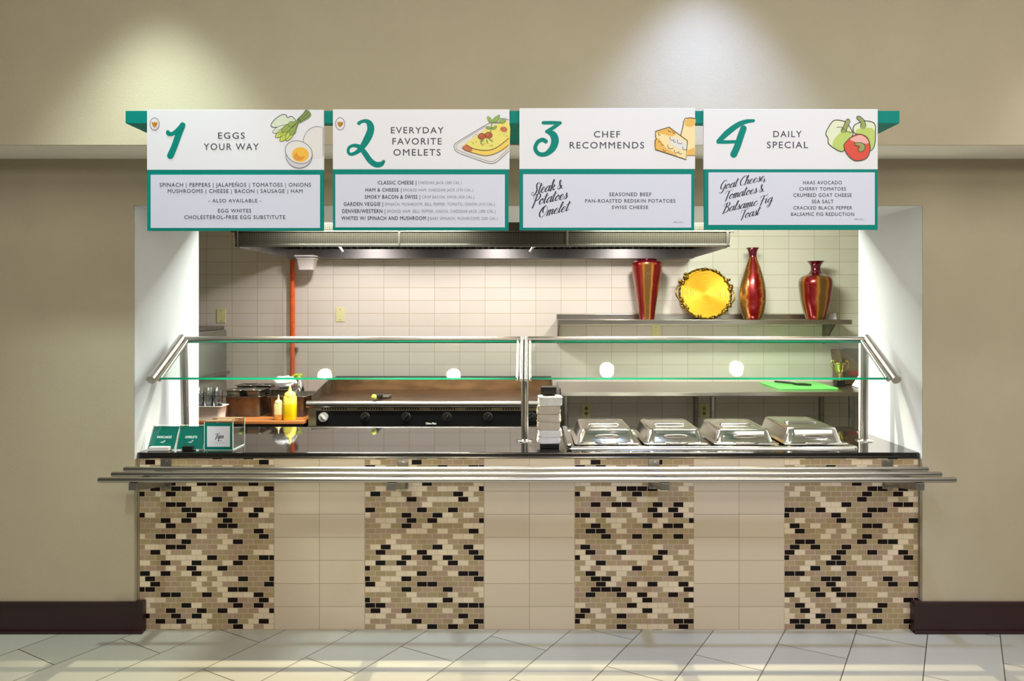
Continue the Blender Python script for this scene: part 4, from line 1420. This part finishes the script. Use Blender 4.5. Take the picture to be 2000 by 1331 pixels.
# ------------------------------------------------------------------ left side: cabinet, board, pans
cbn = thing('steel_cabinet', 'tall grey steel cabinet at the kitchen left wall with a side bar', 'cabinet', (-2.75, 5.7, 0))
cx1 = -2.452
MB().box(-3.05, cx1, 5.25, 6.05, 0, Z(648, 5.56)).build('carcass', M['grey_enamel'], cbn, bevel=.012)
MB().box(-3.05, cx1 - .02, 5.28, 6.05, Z(648, 5.56) + .001, Z(643, 5.56) + .012).build('lid', M['dull_steel'], cbn, bevel=.004)
b = MB()
b.cyl((cx1 + .035, 5.3, 1.136), (cx1 + .035, 6.0, 1.136), .013, 16)
for yy in (5.36, 5.94):
    b.cyl((cx1, yy, 1.136), (cx1 + .035, yy, 1.136), .009, 12)
b.build('side_bar', M['dull_steel'], cbn)

zb = .872
br = thing('wood_shelf_board', 'orange wooden shelf board carrying steel pans left of the griddle', 'shelf', (-2.1, 5.6, 0))
MB().box(-2.44, gx0 - .012, 5.16, 6.0, zb - .022, zb).build('board', M['wood'], br, bevel=.003)
MB().box(-2.43, gx0 - .03, 5.18, 5.98, zb - .06, zb - .023).build('support_frame', M['dark'], br)
for xx in (-2.40, gx0 - .08):
    for yy in (5.24, 5.92):
        MB().box(xx - .02, xx + .02, yy - .02, yy + .02, 0, zb - .06).build('leg', M['dark'], br)


def pan(name, label, group, cx, cy, w, d, z, h, m, taper=.9, tiltx=0.0, r=.03):
    t = thing(name, label, 'pan', (cx, cy, z), group)
    b = MB()
    rw = .012
    b.loft([rrect(cx, cy, w * taper, d * taper, r, z), rrect(cx, cy, w * taper, d * taper, r, z + .004), rrect(cx, cy, w, d, r, z + h - .006), rrect(cx, cy, w + 2 * rw, d + 2 * rw, r, z + h - .004),
            rrect(cx, cy, w + 2 * rw, d + 2 * rw, r, z + h), rrect(cx, cy, w - .004, d - .004, r, z + h - .001), rrect(cx, cy, w * taper - .006, d * taper - .006, r, z + .006)])
    b.build('shell', m, t)
    return t


GP = 'steel pans stacked left of the griddle'
YP1 = 5.33
px0, px1 = X(437, YP1), X(508, YP1)
pan('steel_pan', 'deep heat stained steel pan at the front left under the small pans', GP, (px0 + px1) / 2, YP1 + .17, px1 - px0, .33, zb + .001, .148, M['worn_steel'])
px2, px3 = X(523, YP1), X(596, YP1)
pan('steel_pan', 'deep heat stained steel pan behind the yellow squeeze bottle', GP, (px2 + px3) / 2, YP1 + .17, px3 - px2, .33, zb + .001, .148, M['worn_steel'])
zz = zb + .1505
hw = (px1 - px0 + .02) / 2
for i, (ix, iy, lab) in enumerate(((0, 0, 'small open steel pan on the stack, front left one'), (1, 0, 'small open steel pan on the stack, front right one'), (0, 1, 'small open steel pan on the stack, back left one'), (1, 1, 'small open steel pan on the stack, back right one'))):
    pan('small_pan', lab, GP, px0 + .006 + hw * (.5 + ix) - .012, YP1 + .075 + .20 * iy, hw - .03, .15, zz, .045 + .012 * iy, M['dull_steel'], .88, r=.02)
pan('small_pan', 'small steel pan holding crumpled plastic wrap behind the cream bottle', GP, px2 + .085, YP1 + .11, .15, .19, zz, .05, M['dull_steel'], .9, r=.025)
# plastic wrap bundle
c = Vector((px2 + .085, YP1 + .11, zz + .055))
random.seed(5)
rg = []
for i in range(1, 10):
    th = PI * i / 10
    rg.append([c + Vector((.085 * math.sin(th) * math.cos(2 * PI * k / 18) * (1 + random.uniform(-.18, .18)), .09 * math.sin(th) * math.sin(2 * PI * k / 18) * (1 + random.uniform(-.18, .18)), .04 - .04 * math.cos(th) * (1 + random.uniform(-.25, .25)))) for k in range(18)])
o = MB().loft(rg, smooth=False).build('plastic_wrap', M['wrap'], origin=(c.x, c.y, c.z))
tag(o, 'crumpled clear plastic wrap lying in a small steel pan', 'wrap')

YB2 = 5.115
c0, c1 = -2.36, X(431, 5.17)
t = pan('white_bin', 'white plastic bin of clear cups at the left end of the wooden board', None, (c0 + c1) / 2, YB2 + .12, c1 - c0, .12, zb + .001, .10, M['white_plastic'], .93)
t['category'] = 'bin'
k = 0
names = ['clear cup stack in the white bin, next to the wall jamb', 'clear cup stack in the white bin, middle one', 'clear cup stack in the white bin, nearest the steel pans']
for i, xx in enumerate((-2.305, -2.241, -2.180)):
    t = thing('cup_stack', names[i], 'cups', (xx, YB2 + .12, zb + .008), 'clear cups standing in the white bin')
    for j in range(3):
        z1 = zb + .008 + j * .028
        b = MB()
        b.lathe([(.020, 0), (.022, .004), (.029, .155), (.030, .16), (.028, .158), (.020, .006)], (xx, YB2 + .12 + .0 * j, z1), 20)
        b.build('cup', M['cup'], t)

# squeeze bottles
def squeeze(label, pxc, Yq, hpx, wpx, m_body, m_low, m_cap, fill):
    xq = X(pxc, Yq)
    t = thing('squeeze_bottle', label, 'bottle', (xq, Yq, zb), 'squeeze bottles on the wooden board')
    k = Yq / F
    h, w_ = hpx * k, wpx * k
    r = w_ * .28
    b = MB()
    b.loft([rrect(xq, Yq, w_ * .94, w_ * .8, r, zb + .0008), rrect(xq, Yq, w_, w_ * .85, r, zb + .006), rrect(xq, Yq, w_, w_ * .85, r, zb + h * fill)], True, True, 1)
    b.loft([rrect(xq, Yq, w_, w_ * .85, r, zb + h * fill), rrect(xq, Yq, w_ * .98, w_ * .85, r, zb + h * .62), rrect(xq, Yq, w_ * .9, w_ * .8, r, zb + h * .66)], False, True, 0)
    b.build('bottle_body', [m_body, m_low], t)
    cb_ = MB()
    cb_.lathe([(w_ * .44, h * .66), (w_ * .44, h * .73), (w_ * .36, h * .76), (w_ * .14, h * .81), (w_ * .09, h * .9), (w_ * .045, h * 1.0), (.001, h * 1.0)], (xq, Yq, zb), 24)
    cb_.build('nozzle_cap', m_cap, t)


squeeze('small cream squeeze bottle at the left of the yellow one', 544, 5.22, 49, 16.5, M['cream'], M['cream_low'], M['cream'], .22)
squeeze('tall yellow squeeze bottle on the wooden board edge', 566.5, 5.22, 70, 24, M['yellow_lite'], M['yellow'], M['yellow_lite'], .45)
# steel spray flask behind
YFl = 5.78
c = at(584, 800, YFl)
t = thing('steel_flask', 'rounded steel flask with lime top behind the yellow squeeze bottle', 'flask', (c.x, YFl, zb))
MB().lathe([(.044, 0.0005), (.047, .008), (.048, .10), (.043, .15), (.028, .205), (.020, .226)], (c.x, YFl, zb), 32, cap1=True).build('flask_body', M['polished'], t)
b = MB()
b.lathe([(.022, .2265), (.024, .245), (.018, .258)], (c.x, YFl, zb), 20, cap1=True)
b.tube([(c.x + .024, YFl, zb + .258), (c.x - .02, YFl - .01, zb + .264), (c.x - .06, YFl - .02, zb + .244)], [.013, .013, .007], 12)
b.build('lime_top', M['lime'], t)

# ------------------------------------------------------------------ things on the granite top
def card(label, name_txt, px, w_px, holder, lean=0.0):
    Yc = 3.895
    x0, x1 = X(px, Yc), X(px + w_px, Yc)
    t = thing('counter_card', label, 'sign', ((x0 + x1) / 2, Yc, CT), 'teal name cards on the counter')
    Hh = .112
    back = .045

    def P(u, v, l):
        # u across 0..1, v down 0..1
        f = 1 - v
        return Vector((x0 + (x1 - x0) * u + lean * f, Yc + back * f - .0005 * l, CT + .006 + Hh * f))
    MB().add([P(0, 0, 0), P(1, 0, 0), P(1, 1, 0), P(0, 1, 0), P(0, 0, -5), P(1, 0, -5), P(1, 1, -5), P(0, 1, -5)], [(0, 1, 2, 3), (4, 7, 6, 5), (0, 4, 5, 1), (1, 5, 6, 2), (2, 6, 7, 3), (3, 7, 4, 0)]).build('card_sheet', M['teal_card'], t)
    fl = Flat(lambda u, v, l: P(u, v, l))
    b = MB()
    fl.text(b, name_txt, .24 if len(name_txt) > 7 else .26, .80 if len(name_txt) > 7 else .72, .42, .52, 1.12, 0.02)
    fl.fill(b, [(.42, .70), (.50, .66), (.56, .60), (.60, .62), (.56, .69), (.50, .72)], 0, 1)
    fl.stroke(b, [(.40, .68), (.47, .715), (.53, .71)], 0, 1, 4, .012)
    b.build('card_lettering', M['white_ink'], t)
    # clear sleeve edge and foot
    b = MB()
    e = .012
    q = [P(-.035, -.05, 1), P(1.035, -.05, 1), P(1.02, 1.02, 1), P(-.02, 1.02, 1)]
    b.add(q + [v + Vector((0, .008, 0)) for v in q], [(0, 1, 2, 3), (4, 7, 6, 5)])
    b.add(q + [v + Vector((0, .008, 0)) for v in q], [(0, 4, 5, 1), (1, 5, 6, 2), (2, 6, 7, 3), (3, 7, 4, 0)], 1)
    b.build('clear_sleeve', [M['acrylic'], M['edge_white']], t)
    xc = (x0 + x1) / 2
    if holder == 'white':
        MB().box(xc - .052, xc + .050, Yc - .022, Yc + .03, CT + .0005, CT + .021).build('holder', M['white_plastic'], t, bevel=.002)
    else:
        MB().box(xc - .030, xc + .022, Yc - .018, Yc + .03, CT + .0005, CT + .024).build('holder', M['dark'], t, bevel=.002)


card('teal PANCAKES card in a white holder at the counter left end', 'PANCAKES', 289, 50, 'white', .010)
card('teal OMELETS card in a dark holder beside the tip box', 'OMELETS', 345, 50, 'dark', 0.0)

# tips box
Yt = 3.893
x0, x1 = X(399, Yt), X(455, Yt)
zh = .147
tb = thing('tip_box', 'clear acrylic tip box with green bordered Tips label', 'box', ((x0 + x1) / 2, Yt + .08, CT))
b = MB()
g = .004
b.box(x0, x1, Yt, Yt + g, CT + .001, CT + zh)
b.box(x0, x1, Yt + .16 - g, Yt + .16, CT + .001, CT + zh)
b.box(x0, x0 + g, Yt + g, Yt + .16 - g, CT + .001, CT + zh)
b.box(x1 - g, x1, Yt + g, Yt + .16 - g, CT + .001, CT + zh)
b.box(x0 + g, x1 - g, Yt + g, Yt + .16 - g, CT + .001, CT + .005)
b.build('acrylic_box', M['acrylic'], tb)
b = MB()
for xa in (x0 - .001, x1 - .003):
    for ya in (Yt - .001, Yt + .157):
        b.box(xa, xa + .004, ya, ya + .004, CT + .001, CT + zh + .001)
for za in (CT + .001,):
    b.box(x0, x1, Yt - .0012, Yt + .002, za, za + .004)
    b.box(x1 - .003, x1 + .001, Yt, Yt + .16, za, za + .004)
b.build('acrylic_edge', M['edge_white'], tb)
b = MB()
b.box(x0 + .03, x1 - .03, Yt + .05, Yt + .11, CT + zh + .0012, CT + zh + .003)
b.box(x0, x1, Yt, Yt + .05, CT + zh, CT + zh + .004)
b.box(x0, x1, Yt + .11, Yt + .16, CT + zh, CT + zh + .004)
b.build('slotted_lid', M['cardboard_in'], tb)
fl = Flat(lambda u, v, l: Vector((x0 + (x1 - x0) * u, Yt - .0013 - .0003 * l, CT + zh * (1 - v))))
b = MB()
fl.fill(b, [(.02, .02), (.98, .02), (.98, .97), (.02, .97)], 0, 1, 0)
fl.fill(b, [(.10, .14), (.90, .14), (.90, .87), (.10, .87)], 1, 2, 0)
b.build('tips_label', [M['teal_card'], M['board']], tb)
b = MB()
script(fl, b, 'Tips', .36, .58, .095, rise=0.05, slant=.3, pen=(.12, .3), layer=3, width=.30)
fl.stroke(b, [(.50, .655), (.55, .665), (.60, .65)], 0, 3, 3, .015)
b2 = MB()
fl.text(b2, 'THANK YOU', .38, .70, .72, .745, 1.1, 0.0, 0, 3)
b.build('tips_lettering', M['ink_dark'], tb)
b2.build('small_lettering', M['ink_light'], tb)
# white folded paper behind the card
c = at(395, 838, 4.35)
o = MB().box(X(372, 4.4), X(402, 4.4), 4.36, 4.50, CT + .0008, CT + .022).build('paper_pad', M['bag'], origin=(X(387, 4.4), 4.4, CT), bevel=.003)
tag(o, 'white paper pad lying behind the omelets card', 'paper')

# napkins in a black holder
Yn = 4.0
xn = X(1073, Yn)
nh = thing('napkin_holder', 'black napkin holder standing left of the silver pan covers', 'napkin holder', (xn, Yn, CT))
MB().box(xn - .05, xn + .05, Yn - .06, Yn + .075, CT + .0005, CT + .026).build('base', M['dark'], nh, bevel=.003)
b = MB()
b.box(xn - .045, xn + .04, Yn + .066, Yn + .076, CT + .026, Z(757, Yn))
b.box(xn - .042, xn + .038, Yn + .0, Yn + .066, 1.192, Z(757, Yn))
b.build('back_plate', M['dark'], nh, bevel=.002)
random.seed(21)
z = CT + .0265
heights = [.034, .036, .040, .042, .044, .046]
labs = ['bottom', 'second from bottom', 'third from bottom', 'fourth from bottom', 'fifth from bottom', 'topmost']
for i, h in enumerate(heights):
    brown = i in (2, 3, 4)
    ox = random.uniform(-.006, .006)
    tw = random.uniform(-.08, .08)
    rings = []
    for j, f_ in enumerate((0, .08, .3, .55, .8, .93, 1)):
        rr = rrect(xn + ox, Yn, .112 + .010 * math.sin(PI * f_) + (.014 * random.random() if j in (1, 5) else 0), .118, .016, z + .0005 + (h - .001) * f_, 5, tw)
        rings.append([Vector((p.x + random.uniform(-.0035, .0035), p.y + random.uniform(-.002, .002), p.z + .0035 * math.sin(p.x * 70 + i * 2) * (1 if 0 < j < 6 else .0))) for p in rr])
    o = MB().loft(rings).build('napkin_bundle', M['napkin_brown'] if brown else M['napkin'], origin=(xn, Yn, z))
    tag(o, ('%s folded %s napkin bundle in the black holder' % (labs[i], 'beige' if brown else 'white')), 'napkins', 'napkin bundles stacked in the holder')
    z += h + .0005

# steam table insert with four covers
wx0, wx1, wy0, wy1 = X(1107, 3.94), X(1676, 3.94), 3.93, 4.50
fw = thing('food_well', 'stainless steel food well plate holding four covered pans on the granite', 'food well', ((wx0 + wx1) / 2, 4.2, CT))
cx, cy = (wx0 + wx1) / 2, (wy0 + wy1) / 2
W_, D_ = wx1 - wx0, wy1 - wy0
MB().loft([rrect(cx, cy, W_, D_, .02, CT + .0005), rrect(cx, cy, W_ - .004, D_ - .004, .02, CT + .010), rrect(cx, cy, W_ - .03, D_ - .03, .015, CT + .014), rrect(cx, cy, W_ - .06, D_ - .05, .01, CT + .009), rrect(cx, cy, W_ - .064, D_ - .054, .01, CT + .006)]).build('well_plate', M['polished'], fw)
MB().loft([rrect(wx0 + .012, cy, .024, D_ + .02, .01, CT + .012), rrect(wx0 + .012, cy, .034, D_ + .02, .012, CT + .022), rrect(wx0 + .014, cy, .026, D_ + .01, .01, CT + .03)]).build('side_rim', M['polished'], fw)
pos = ['leftmost, beside the napkin holder', 'second from the napkin holder', 'third from the napkin holder', 'rightmost and longest']
for i in range(4):
    xc = [.413, .782, 1.155, 1.525][i]
    yc = 4.222
    kx, ky = (1, 1) if i < 3 else (.98, 1.09)
    yc = yc + (.02 if i == 3 else 0)
    z0 = CT + .0145
    t = thing('pan_cover', 'silver pan cover with front grip, %s' % pos[i], 'pan cover', (xc, yc, z0), 'silver covers over the food well')
    hh = .074 if i < 3 else .082
    b = MB()
    b.loft([rrect(xc, yc, .346 * kx, .495 * ky, .018, z0), rrect(xc, yc, .350 * kx, .50 * ky, .02, z0 + .003), rrect(xc, yc, .346 * kx, .495 * ky, .02, z0 + .006), rrect(xc, yc, .318 * kx, .462 * ky, .03, z0 + .006),
            rrect(xc, yc, .306 * kx, .448 * ky, .04, z0 + .010), rrect(xc, yc, .276 * kx, .405 * ky, .04, z0 + hh * .86), rrect(xc, yc, .268 * kx, .394 * ky, .038, z0 + hh * .95), rrect(xc, yc, .252 * kx, .378 * ky, .034, z0 + hh),
            rrect(xc, yc, .225 * kx, .345 * ky, .03, z0 + hh), rrect(xc, yc, .215 * kx, .335 * ky, .03, z0 + hh - .002)])
    b.build('shell', M['polished'], t)
    # oval grip on the front face, lip at the front of the flange, top slot
    yf = yc - .448 * ky / 2 + .012
    pts = [Vector((xc + .062 * math.cos(2 * PI * k / 24), yf - .004 + .0 * k, z0 + .040 + .007 * math.sin(2 * PI * k / 24))) for k in range(24)]
    b = MB()
    b.tube(pts, .0035, 8, True)
    b.build('front_grip', M['steel'], t)
    b = MB()
    yl = yc - .25 * ky
    b.tube(catmull([(xc - .06, yl + .004, z0 + .008), (xc - .03, yl - .006, z0 + .009), (xc + .03, yl - .006, z0 + .009), (xc + .06, yl + .004, z0 + .008)], 5), .0045, 8)
    b.build('front_lip', M['polished'], t)
    b = MB()
    b.loft([rrect(xc, yc - .02, .175, .05, .012, z0 + hh - .0015), rrect(xc, yc - .02, .165, .04, .012, z0 + hh + .0065), rrect(xc, yc - .02, .14, .02, .008, z0 + hh + .0075)])
    b.build('top_grip', M['polished'], t)
